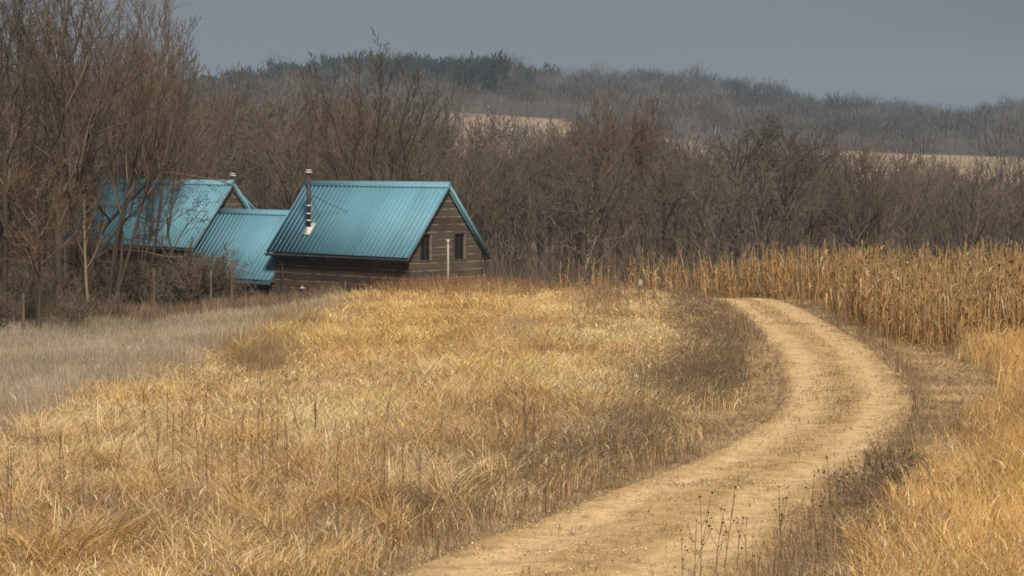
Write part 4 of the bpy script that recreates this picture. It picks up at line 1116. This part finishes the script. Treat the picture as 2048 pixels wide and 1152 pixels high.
# ------------------------------------------------------------------ corn
CST = np.array([.52, .37, .19]); CLF = np.array([.40, .235, .092])
def corn_geo(seed, H):
    rg = np.random.default_rng(seed)
    zs = np.linspace(0, H, 6); lean = rg.normal(0, .035, 2); cur = rg.normal(0, .02, 2)
    line = np.stack([lean[0] * zs + cur[0] * zs ** 2 * .5, lean[1] * zs + cur[1] * zs ** 2 * .5, zs - .05], 1)
    rad = np.linspace(.024, .010, 6)
    sV, sq = tubes([line], [rad], [5])
    n = rg.integers(9, 14)
    hz = np.sort(rg.uniform(.15, H * .95, n)); P = np.stack([np.interp(hz, zs, line[:, 0]), np.interp(hz, zs, line[:, 1]), hz - .05], 1)
    az = (np.arange(n) % 2) * np.pi + rg.uniform(0, 6.28) + rg.normal(0, .5, n)
    hang = rg.random(n) < .6
    hgt = rg.uniform(.22, .48, n); bend = np.where(hang, rg.uniform(.25, .7, n), rg.uniform(.7, 1.5, n)); dr = np.where(hang, rg.uniform(1.7, 2.8, n), rg.uniform(.8, 1.7, n))
    col = CLF * rg.uniform(.45, 1.35, (n, 1)) * (1 + rg.normal(0, .05, (n, 3)))
    pale = rg.random(n) < .10; col[pale] = np.array([.62, .49, .31]) * rg.uniform(.8, 1.05)
    lV, lq, lc = blades(P, hgt, rg.uniform(.045, .085, n), az, bend, dr, col, 4, az + np.pi / 2 + rg.normal(0, .5, n))
    m = 5
    tV, tq, tc = blades(np.repeat(line[-1:], m, 0), rg.uniform(.12, .26, m), np.full(m, .016), rg.uniform(0, 6.28, m), rg.uniform(.1, .6, m), rg.uniform(0, .3, m), np.repeat((CST * rg.uniform(.8, 1.1))[None], m, 0), 2)
    sc = np.repeat((CST * rg.uniform(.75, 1.15))[None], len(sV), 0)
    return (sV, sq, sc), (lV, lq, lc), (tV, tq, tc)
def build_corn():
    rg = np.random.default_rng(21)
    pts = []
    # rows run roughly along the front edge
    dirv = np.array([.93, -.37]); nv = np.array([.37, .93])
    o = CE[5]
    for r in range(-30, 62):
        for s in np.arange(-40, 45, .19):
            p = o + nv * (r * .76 + rg.normal(0, .05)) + dirv * (s + rg.normal(0, .05))
            pts.append(p)
    P = np.array(pts)
    ok = in_corn(P[:, 0], P[:, 1]); P = P[ok]
    u = 1024 + F * P[:, 0] / P[:, 1]
    ok = (u > 1120) & (u < 2230)
    sparse = rg.random(len(P)) < np.where(u < 1250, .12, np.where(u < 1400, .42, .25 + .7 * ss(.3, .65, fnoise(P[:, 0], P[:, 1], 2.2, 3))))
    P = P[ok & sparse]
    D, W = road_coord(P[:, 0], P[:, 1]); P = P[(np.abs(D) > W + .5)]
    u = 1024 + F * P[:, 0] / P[:, 1]
    edge = np.interp(P[:, 0], CE[:, 0], CE[:, 1])
    e = P[:, 1] - edge
    score = P[:, 1] + 3.0 * np.clip(e - 1.2, 0, None) + 1000 * (u > 2100)
    order = np.argsort(score); P = P[order]
    z = zg(P[:, 0], P[:, 1])
    protos = []
    geos = [corn_geo(300 + k, [2.2, 1.9, 2.3, 1.6, 2.1, 2.4, 1.3, 2.0, 1.75, 2.25, 1.1, 2.05][k] * rg.uniform(.95, 1.05)) for k in range(12)]
    nI = 296
    ms = []
    for k in range(8):
        s, l, t = geos[k]
        ms.append([mesh_np(nm, g[0], [g[1]], col=g[2]) for nm, g in (('corn_stalk', s), ('leaves', l), ('tassel', t))])
        for me in ms[-1]: me.materials.append(MB_CORN)
    for i in range(nI):
        a = ms[i % 8]
        o = bpy.data.objects.new('corn_stalk', a[0]); C.objects.link(o)
        o.location = (P[i, 0], P[i, 1], z[i]); o.rotation_euler = (rg.normal(0, .05), rg.normal(0, .05), rg.uniform(0, 6.28)); sc = rg.uniform(.82, 1.1); o.scale = (sc, sc, sc)
        tag(o, 'dry tan corn stalk in the front rows of the standing corn beside the track', 'corn stalk', 'corn stalks in the front rows')
        for nm, me in (('leaves', a[1]), ('tassel', a[2])):
            c = bpy.data.objects.new(nm, me); C.objects.link(c); c.parent = o
    b = Bag()
    rest = np.arange(nI, len(P)); kk = rg.integers(0, 12, len(rest))
    for k in range(12):
        idx = rest[kk == k]
        if not len(idx): continue
        th = rg.uniform(0, 6.28, len(idx)); sc = rg.uniform(.80, 1.10, len(idx)) * (.84 + .32 * fnoise(P[idx, 0], P[idx, 1], 3.5, 1)) * np.where(rg.random(len(idx)) < .07, 1.16, 1); tl = rg.normal(0, .10, (len(idx), 2))
        hv = rg.uniform(.6, 1.2, (len(idx), 1, 1)) * (.78 + .44 * fnoise(P[idx, 0], P[idx, 1], 5, 2))[:, None, None]
        for V, q, c in geos[k]:
            x = V[None, :, 0] * np.cos(th)[:, None] - V[None, :, 1] * np.sin(th)[:, None] + V[None, :, 2] * tl[:, :1]
            y = V[None, :, 0] * np.sin(th)[:, None] + V[None, :, 1] * np.cos(th)[:, None] + V[None, :, 2] * tl[:, 1:]
            W3 = np.stack([x, y, np.repeat(V[None, :, 2], len(idx), 0)], -1) * sc[:, None, None] + np.stack([P[idx, 0], P[idx, 1], z[idx]], 1)[:, None, :]
            Q = (q[None] + (np.arange(len(idx)) * len(V))[:, None, None]).reshape(-1, 4)
            b.add(W3.reshape(-1, 3), Q, (c[None] * hv).reshape(-1, 3))
    print('corn', len(P))
    tag(link('standing_corn', b.mesh('standing_corn'), MB_CORN), kind='stuff')
    # broken stalks lying along the edge
    b = Bag(); n = 160
    t = rg.uniform(0, 1, n); xs = rg.uniform(flat(1640, 640)[0], flat(1930, 715)[0], n); ys = np.interp(xs, CE[:, 0], CE[:, 1]) - rg.uniform(-.5, .9, n)
    V, q, c = blades(np.stack([xs, ys, zg(xs, ys)], 1), rg.uniform(.1, .5, n), rg.uniform(.02, .04, n), rg.uniform(0, 6.28, n), rg.uniform(.8, 2.5, n), rg.uniform(.4, .9, n), CST * rg.uniform(.7, 1.3, (n, 1)), 3)
    b.add(V, q, c); tag(link('corn_litter', b.mesh('corn_litter'), MB_CORN), kind='stuff')
build_corn()

# ------------------------------------------------------------------ single dead stalks in the foreground
M_STEM = mat_noise('dead_stem', (.13, .085, .048), (.21, .145, .085), 8, .9)
M_HEAD = mat_noise('seed_head', (.055, .038, .025), (.10, .07, .045), 30, .95)
M_RUSTST = mat_noise('rusty_stem', (.17, .095, .048), (.26, .155, .08), 8, .9)
def head_mesh(name, pts, r, seed):
    """rough little cups / balls of seeds"""
    rg = np.random.default_rng(seed); bm = bmesh.new()
    for p, rr in zip(pts, r):
        vs = bmesh.ops.create_icosphere(bm, subdivisions=2, radius=1.0)['verts']
        for v in vs:
            k = rr * rg.uniform(.72, 1.25); v.co = (p[0] + v.co.x * k, p[1] + v.co.y * k, p[2] + v.co.z * k * .8 + .3 * rr * (v.co.x ** 2 + v.co.y ** 2))
    me = bpy.data.meshes.new(name); bm.to_mesh(me); bm.free(); return me
def wildflower(seed, H, nb=4):
    rg = np.random.default_rng(seed)
    L, r, tips = [], [], []
    zs = np.linspace(-.05, H, 7); ln = rg.normal(0, .08, 2); cv = rg.normal(0, .06, 2)
    main = np.stack([ln[0] * zs + cv[0] * zs ** 2, ln[1] * zs + cv[1] * zs ** 2, zs], 1)
    L.append(main); r.append(np.linspace(.007, .004, 7)); tips.append(main[-1])
    for k in range(nb):
        s = rg.uniform(.35, .85); i = s * 6; a = main[int(i)]; az = rg.uniform(0, 6.28); ll = rg.uniform(.18, .42) * H; t = np.linspace(0, 1, 5)
        e = rg.uniform(.3, .7)
        br = a[None] + np.stack([np.cos(az) * e * ll * t ** .8, np.sin(az) * e * ll * t ** .8, ll * t ** 1.1], 1)
        L.append(br); r.append(np.linspace(.005, .003, 5)); tips.append(br[-1])
    V, q = tubes(L, r, [5] * len(L))
    stem = mesh_np('stem', V, [q], smooth=True); head = [(t, rg.uniform(.8, 1.25)) for t in tips]
    stem.materials.append(M_STEM)
    return stem, head
def plume(seed, H, rust=True):
    """straight dry stem with a narrow fuzzy seed plume and shrivelled leaves"""
    rg = np.random.default_rng(seed)
    zs = np.linspace(-.05, H, 7); ln = rg.normal(0, .13, 2); cv = rg.normal(0, .10, 2)
    main = np.stack([ln[0] * zs + cv[0] * zs ** 2, ln[1] * zs + cv[1] * zs ** 2, zs], 1)
    V, q = tubes([main], [np.linspace(.009, .004, 7)], [5]); stem = mesh_np('stem', V, [q], smooth=True)
    n = 70; hz = H * np.concatenate([rg.uniform(.72, 1.0, 46), rg.uniform(.15, .72, 24)])
    P = np.stack([np.interp(hz, zs, main[:, 0]), np.interp(hz, zs, main[:, 1]), hz], 1)
    c0 = np.array([.30, .17, .075]) if rust else np.array([.17, .125, .085])
    V, q, c = blades(P, rg.uniform(.02, .06, n), rg.uniform(.005, .010, n), rg.uniform(0, 6.28, n), rg.uniform(.3, 1.5, n), rg.uniform(0, 1.6, n), c0 * rg.uniform(.6, 1.4, (n, 1)), 2)
    hd = mesh_np('seed_plume', V, [q], col=c); stem.materials.append(M_RUSTST if rust else M_STEM); hd.materials.append(MB_GRASS)
    return stem, hd
def spike(seed, H):
    rg = np.random.default_rng(seed)
    zs = np.linspace(-.05, H, 14); ln = rg.normal(0, .05, 2)
    main = np.stack([ln[0] * zs, ln[1] * zs, zs], 1)
    V, q = tubes([main], [np.linspace(.012, .007, 14)], [6]); stem = mesh_np('stem', V, [q], smooth=True)
    k = 10; zz = np.linspace(H * .62, H * 1.02, k); pr = np.array([.012, .026, .03, .032, 0.03, .031, .028, .024, .016, .003]) * .75 * rg.uniform(.85, 1.15, k)
    V, q = tubes([np.stack([ln[0] * zz, ln[1] * zz, zz], 1)], [pr], [8]); V = V + rg.normal(0, .004, V.shape)
    hd = mesh_np('seed_spike', V, [q]); stem.materials.append(M_STEM); hd.materials.append(M_STEM)
    return stem, hd
HEADM = head_mesh('seed_head', [(0, 0, 0)], [.016], 5); HEADM.materials.append(M_HEAD)
WF = [wildflower(400 + k, 1.0, 3 + k % 3) for k in range(5)]
PLU = [plume(420 + k, 1.0, True) for k in range(5)] + [plume(440 + k, 1.0, False) for k in range(3)]
SPK = [spike(460 + k, 1.0) for k in range(3)]
def put_weed(name, ms, u, vtop, Y, label, group, rz, names):
    x, z = ground_at(u, Y)
    H = max(.35, 6 + (322 - vtop) / F * Y - z)
    o = bpy.data.objects.new(name, ms[0]); C.objects.link(o); o.location = (x, Y, z - .02); o.rotation_euler = (0, 0, rz); o.scale = (H, H, H) if H < 1.2 else (1.1, 1.1, H)
    tag(o, label, 'weed', group)
    if isinstance(ms[1], list):
        for t, k in ms[1]:
            c = bpy.data.objects.new(names, HEADM); C.objects.link(c); c.parent = o; c.location = [float(q) for q in t]; c.scale = (k, k, k)
    else:
        c = bpy.data.objects.new(names, ms[1]); C.objects.link(c); c.parent = o
    return o
rw = random.Random(3)
for i, (u, v, Y) in enumerate([(1449, 975, 34.5), (1403, 995, 34), (1433, 1019, 34.2), (1392, 1040, 33.8), (1369, 1061, 33.6), (1476, 1033, 34.4), (1497, 1036, 35), (1173, 1138, 34.2), (1306, 1143, 34), (1336, 1145, 33.9)]):
    put_weed('dead_wildflower', WF[i % 5], u, v, Y, 'thin dead wildflower with dark seed heads against the pale track at the bottom', 'dead wildflowers at the near edge of the track', rw.uniform(0, 6.28), 'seed_head')
for i, (u, v, Y) in enumerate([(1672, 914, 37.5), (1567, 972, 36), (1626, 950, 37), (1720, 950, 37.5), (1687, 963, 37), (1731, 983, 36.5), (1722, 996, 36), (1564, 997, 35.5), (1616, 1064, 34.5), (1636, 1125, 34), (1655, 985, 36.5), (1705, 935, 38)]):
    put_weed('dead_wildflower', WF[(i + 2) % 5], u, v, Y, 'dead wildflower with dark seed heads among grey weeds, bottom right', 'dead wildflowers among the weeds right of the track', rw.uniform(0, 6.28), 'seed_head')
for i in range(84):
    c = rw.choice([(330, 60, 840, 46), (450, 60, 850, 50), (520, 50, 820, 50), (660, 90, 880, 60), (120, 90, 880, 60), (880, 90, 900, 40), (1060, 50, 800, 50), (790, 80, 950, 50), (250, 120, 800, 60), (1010, 60, 860, 40)])
    u = c[0] + rw.gauss(0, c[1] * .8); v = c[2] + rw.gauss(0, c[3])
    # height 0.95..1.35 m decides how far off it stands
    H = rw.uniform(1.1, 1.6); Y = (EYE - H) * F / (v - 322); Y = min(max(Y, 31), 70)
    x = (u - 1024) / F * Y
    d_, w_ = road_coord([x], [Y])
    if abs(d_[0]) < w_[0] + .6: continue
    put_weed('dry_weed', PLU[rw.randrange(8)], u, v, Y, 'tall thin dry weed stalk standing out of the near golden grass', 'tall dry weeds in the near grass', rw.uniform(0, 6.28), 'seed_plume')
for (u, v, Y, lb) in [(112, 862, 47, 'dark dead spike left of the others in the golden grass, far left'), (628, 803, 50, 'small dark dead spike standing alone in the middle of the golden grass'), (1052, 795, 46, 'dark leaning dead spike in the grass nearest the track'), (17, 930, 43, 'dark dead spike at the very left edge in the near grass')]:
    put_weed('dead_spike', SPK[int(u) % 3], u, v, Y, lb, None, rw.uniform(0, 6), 'seed_spike')

def bush(name, u, Y, H, seed, label, form, bark, tw, sc=1.0, lean=(0, 0), dens=1.0, twig=.004, maxlev=3, r0=None, cat='shrub', group=None):
    x, z = ground_at(u, Y)
    tm = with_mats(tree_meshes(seed, H, form, twig=twig, dens=dens, r0=r0 or .012, lean=lean, maxlev=maxlev), bark, tw)
    return put_tree(name, tm, (x, Y, z), 0.3, sc, label, cat=cat, group=group)
bush('wiry_shrub', 1745, 41.5, 1.35, 71, 'wiry leafless shrub with thin arching stems reaching over the right side of the track', 'shrub', TWIG_NEAR, TWIG_NEAR, lean=(-.2, 0), dens=.6, twig=.003)
bush('wiry_shrub', 1838, 43, .95, 72, 'low dark tangled shrub among grey weeds right of the track', 'shrub', TWIG_NEAR, TWIG_NEAR, dens=1.0, twig=.003)
bush('wiry_shrub', 1800, 42.5, 1.0, 74, 'twiggy grey shrub between the arching shrub and the dark tangled one', 'shrub', BARK_NEAR, TWIG_NEAR, dens=1.1)
#, 57, 1.0, 76, 'dark twiggy shrub on the inner bend left of the track', 'shrub', BARK_NEAR, BARK_NEAR, dens=1.6)
#, 58.5, .95, 77, 'dark low shrub nearest the track on the inner bend', 'shrub', BARK_NEAR, BARK_NEAR, dens=1.6)

def tussock(u, Y, n, H, col, label, wd=.016, spread=.35, pale=False):
    x, z = ground_at(u, Y); rg = np.random.default_rng(int(u) + int(Y * 10))
    a = rg.uniform(0, 6.28, n); rr = spread * np.sqrt(rg.random(n))
    P = np.stack([np.cos(a) * rr, np.sin(a) * rr, np.zeros(n)], 1)
    h = H * rg.uniform(.6, 1.1, n)
    V, q, c = blades(P, h, wd * rg.uniform(.6, 1.2, n), a + rg.normal(0, .6, n), rg.uniform(.4, 1.4, n), rg.uniform(.5, 1.05, n), np.array(col) * rg.uniform(.65, 1.25, (n, 1)), 6)
    o = link('grass_tussock', mesh_np('grass_tussock', V, [q], col=c), MB_GRASS); o.location = (x, Y, z)
    tag(o, label, 'grass clump'); return o
tussock(85, 35.2, 520, 1.1, (.52, .33, .13), 'large arching tussock of long orange straw in the bottom left corner', .02, .6)
tussock(10, 37.5, 300, .85, (.54, .36, .15), 'arching straw tussock cut by the left edge of the photo', .016, .45)
tussock(190, 39, 220, .75, (.5, .34, .16), 'arching straw tussock right behind the large corner tussock', .015, .4)
tussock(560, 36, 200, .7, (.5, .36, .19), 'pale arching grass clump below the rusty weeds at the bottom', .014, .35)
tussock(1345, 78, 60, 1.5, (.62, .46, .24), 'clump of long pale curling leaves at the weedy left verge of the track', .03, .4)
tussock(1372, 94, 50, .9, (.66, .52, .32), 'small pale clump of bent leaves on the crest where the track turns', .03, .4)
tussock(1800, 34.5, 120, .95, (.62, .40, .17), 'golden arching grass clump in the bottom right foreground', .013, .3)
tussock(1930, 34.0, 160, .95, (.62, .38, .14), 'golden arching grass clump nearest the bottom right corner', .013, .35)

TUS = []
for k in range(5):
    rg = np.random.default_rng(900 + k); n = 190
    a = rg.uniform(0, 6.28, n); rr = .22 * np.sqrt(rg.random(n))
    c0 = np.array([(.74, .53, .29), (.70, .47, .21), (.76, .58, .34), (.55, .35, .16), (.72, .52, .27)][k])
    V, q, c = blades(np.stack([np.cos(a) * rr, np.sin(a) * rr, np.zeros(n)], 1), rg.uniform(.55, 1.1, n), .013 * rg.uniform(.6, 1.4, n), a * .35 + rg.normal(.4, .8, n), rg.uniform(.25, 1.1, n), rg.uniform(.2, .85, n), np.clip(c0 * rg.uniform(.5, 1.2, (n, 1)), 0, .85), 5)
    me = mesh_np('grass_tussock', V, [q], col=c); me.materials.append(MB_GRASS); TUS.append(me)
rt = random.Random(17)
def scatter_tus(n, ur, yr, label, group, sc):
    i = 0
    while i < n:
        Y = rt.uniform(*yr); u = rt.uniform(*ur); x, z = ground_at(u, Y)
        d_, w_ = road_coord([x], [Y])
        if abs(d_[0]) < w_[0] + 1.2: continue
        o = bpy.data.objects.new('grass_tussock', TUS[rt.randrange(5)]); C.objects.link(o); o.location = (x, Y, z - .02); o.rotation_euler = (0, 0, rt.uniform(-.6, .6))
        k = rt.uniform(*sc); o.scale = (k * 1.1, k * 1.1, k); tag(o, label, 'grass clump', group); i += 1
scatter_tus(80, (-20, 1000), (33.5, 50), 'bent straw clump standing taller than the near left grass around it', 'straw clumps in the near left grass', (.85, 1.3))
scatter_tus(40, (200, 1300), (50, 80), 'bent straw clump rising out of the middle of the golden field', 'straw clumps in the middle of the field', (.9, 1.4))
scatter_tus(24, (1720, 2060), (33.5, 48), 'bent straw clump in the orange grass on the near right bank', 'straw clumps on the near right bank', (.85, 1.25))

# ------------------------------------------------------------------ camera, light, air
cam = bpy.data.cameras.new('camera'); co = bpy.data.objects.new('camera', cam); C.objects.link(co)
co.location = (0, 0, EYE); co.rotation_euler = (math.pi / 2 - PITCH, 0, 0)
cam.sensor_width = 36; cam.lens = 36 * F / 2048; cam.clip_start = .1; cam.clip_end = 12000
S.camera = co

w = bpy.data.worlds.new('World'); S.world = w; w.use_nodes = True
nt = w.node_tree; nt.nodes.clear()
out = nt.nodes.new('ShaderNodeOutputWorld'); bg = nt.nodes.new('ShaderNodeBackground')
sky = nt.nodes.new('ShaderNodeTexSky'); sky.sky_type = 'NISHITA'; sky.sun_disc = False
sky.sun_elevation = SUN_EL; sky.sun_rotation = math.atan2(SUN_AZ[0], SUN_AZ[1])
sky.air_density = 1.0; sky.dust_density = 3.0
tc = nt.nodes.new('ShaderNodeTexCoord'); sx = nt.nodes.new('ShaderNodeSeparateXYZ'); nt.links.new(tc.outputs['Generated'], sx.inputs[0])
# a grey veil of cloud over the clear sky
SKYS = 0.10
gr = ramp(nt, [(0.0, tuple(np.array([.150, .166, .190]) / SKYS / 10)), (.05, tuple(np.array([.146, .164, .190]) / SKYS / 10)), (.11, tuple(np.array([.120, .140, .168]) / SKYS / 10)), (.5, tuple(np.array([.145, .160, .185]) / SKYS / 10)), (1.0, tuple(np.array([.17, .185, .21]) / SKYS / 10))])
nt.links.new(sx.outputs['Z'], gr.inputs['Fac'])
mp = nt.nodes.new('ShaderNodeMapping'); mp.inputs['Scale'].default_value = (1.5, 1.5, 9); nt.links.new(tc.outputs['Generated'], mp.inputs['Vector'])
cn = nt.nodes.new('ShaderNodeTexNoise'); cn.inputs['Scale'].default_value = 2.0; cn.inputs['Detail'].default_value = 4; nt.links.new(mp.outputs[0], cn.inputs['Vector'])
cr = ramp(nt, [(.3, (9.4, 9.4, 9.4)), (.7, (10.6, 10.6, 10.6))]); 
cr.color_ramp.elements[0].color = (.90, .905, .91, 1); cr.color_ramp.elements[1].color = (1.09, 1.085, 1.08, 1); nt.links.new(cn.outputs['Fac'], cr.inputs['Fac'])
cl = mix(nt, gr.outputs['Color'], cr.outputs['Color'], 1.0, 'MULTIPLY')
sc10 = nt.nodes.new('ShaderNodeVectorMath'); sc10.operation = 'SCALE'; sc10.inputs['Scale'].default_value = 10.0; nt.links.new(cl, sc10.inputs[0])
lf = nt.nodes.new('ShaderNodeMath'); lf.operation = 'MULTIPLY_ADD'; lf.inputs[1].default_value = -3.2; lf.inputs[2].default_value = 10.0; lf.use_clamp = False; nt.links.new(sx.outputs['X'], lf.inputs[0]); nt.links.new(lf.outputs[0], sc10.inputs['Scale'])
cm = mix(nt, sky.outputs['Color'], sc10.outputs[0], 0.95)
nt.links.new(cm, bg.inputs['Color']); bg.inputs['Strength'].default_value = SKYS
nt.links.new(bg.outputs[0], out.inputs['Surface'])

sl = bpy.data.lights.new('sun', 'SUN'); sl.energy = 4.3; sl.angle = math.radians(10); sl.color = (1.0, .90, .74)
so = bpy.data.objects.new('sun', sl); C.objects.link(so)
from mathutils import Vector
dv = Vector((-SUN_AZ[0] * math.cos(SUN_EL), -SUN_AZ[1] * math.cos(SUN_EL), -math.sin(SUN_EL)))
so.rotation_euler = dv.to_track_quat('-Z', 'Y').to_euler()

def build_haze():
    g = bpy.data.objects['ground'].data; n = len(g.vertices); a = np.empty(n * 3, np.float32); g.vertices.foreach_get('co', a); a = a.reshape(-1, 3)
    z0 = a[:, 2].min() - 1.0; z1 = 100.0; xm = a[:, 0].max() + 10
    y0, y1 = -40.0, 2715.0
    o = bm_obj('haze', [(0, (y0 + y1) / 2, (z0 + z1) / 2, 2 * xm, y1 - y0, z1 - z0)], None)
    m, nt, out = new_mat('haze_air')
    v = nt.nodes.new('ShaderNodeVolumePrincipled'); v.inputs['Color'].default_value = (.62, .80, 1.0, 1); v.inputs['Density'].default_value = HAZE; v.inputs['Anisotropy'].default_value = 0.0
    nt.links.new(v.outputs[0], out.inputs['Volume']); o.data.materials.append(m)
    tag(o, kind='stuff')
HAZE = 0.00016
build_haze()

S.view_settings.view_transform = 'Standard'; S.view_settings.look = 'None'; S.view_settings.gamma = 1.0; S.view_settings.exposure = 0.3
S.view_settings.use_curve_mapping = False
cy = S.cycles
cy.max_bounces = 6; cy.diffuse_bounces = 3; cy.glossy_bounces = 2; cy.transmission_bounces = 3; cy.transparent_max_bounces = 8; cy.volume_bounces = 0
cy.use_denoising = True; cy.denoiser = 'OPENIMAGEDENOISE'; cy.denoising_input_passes = 'RGB_ALBEDO_NORMAL'; cy.denoising_prefilter = 'NONE'; cy.filter_width = 1.7
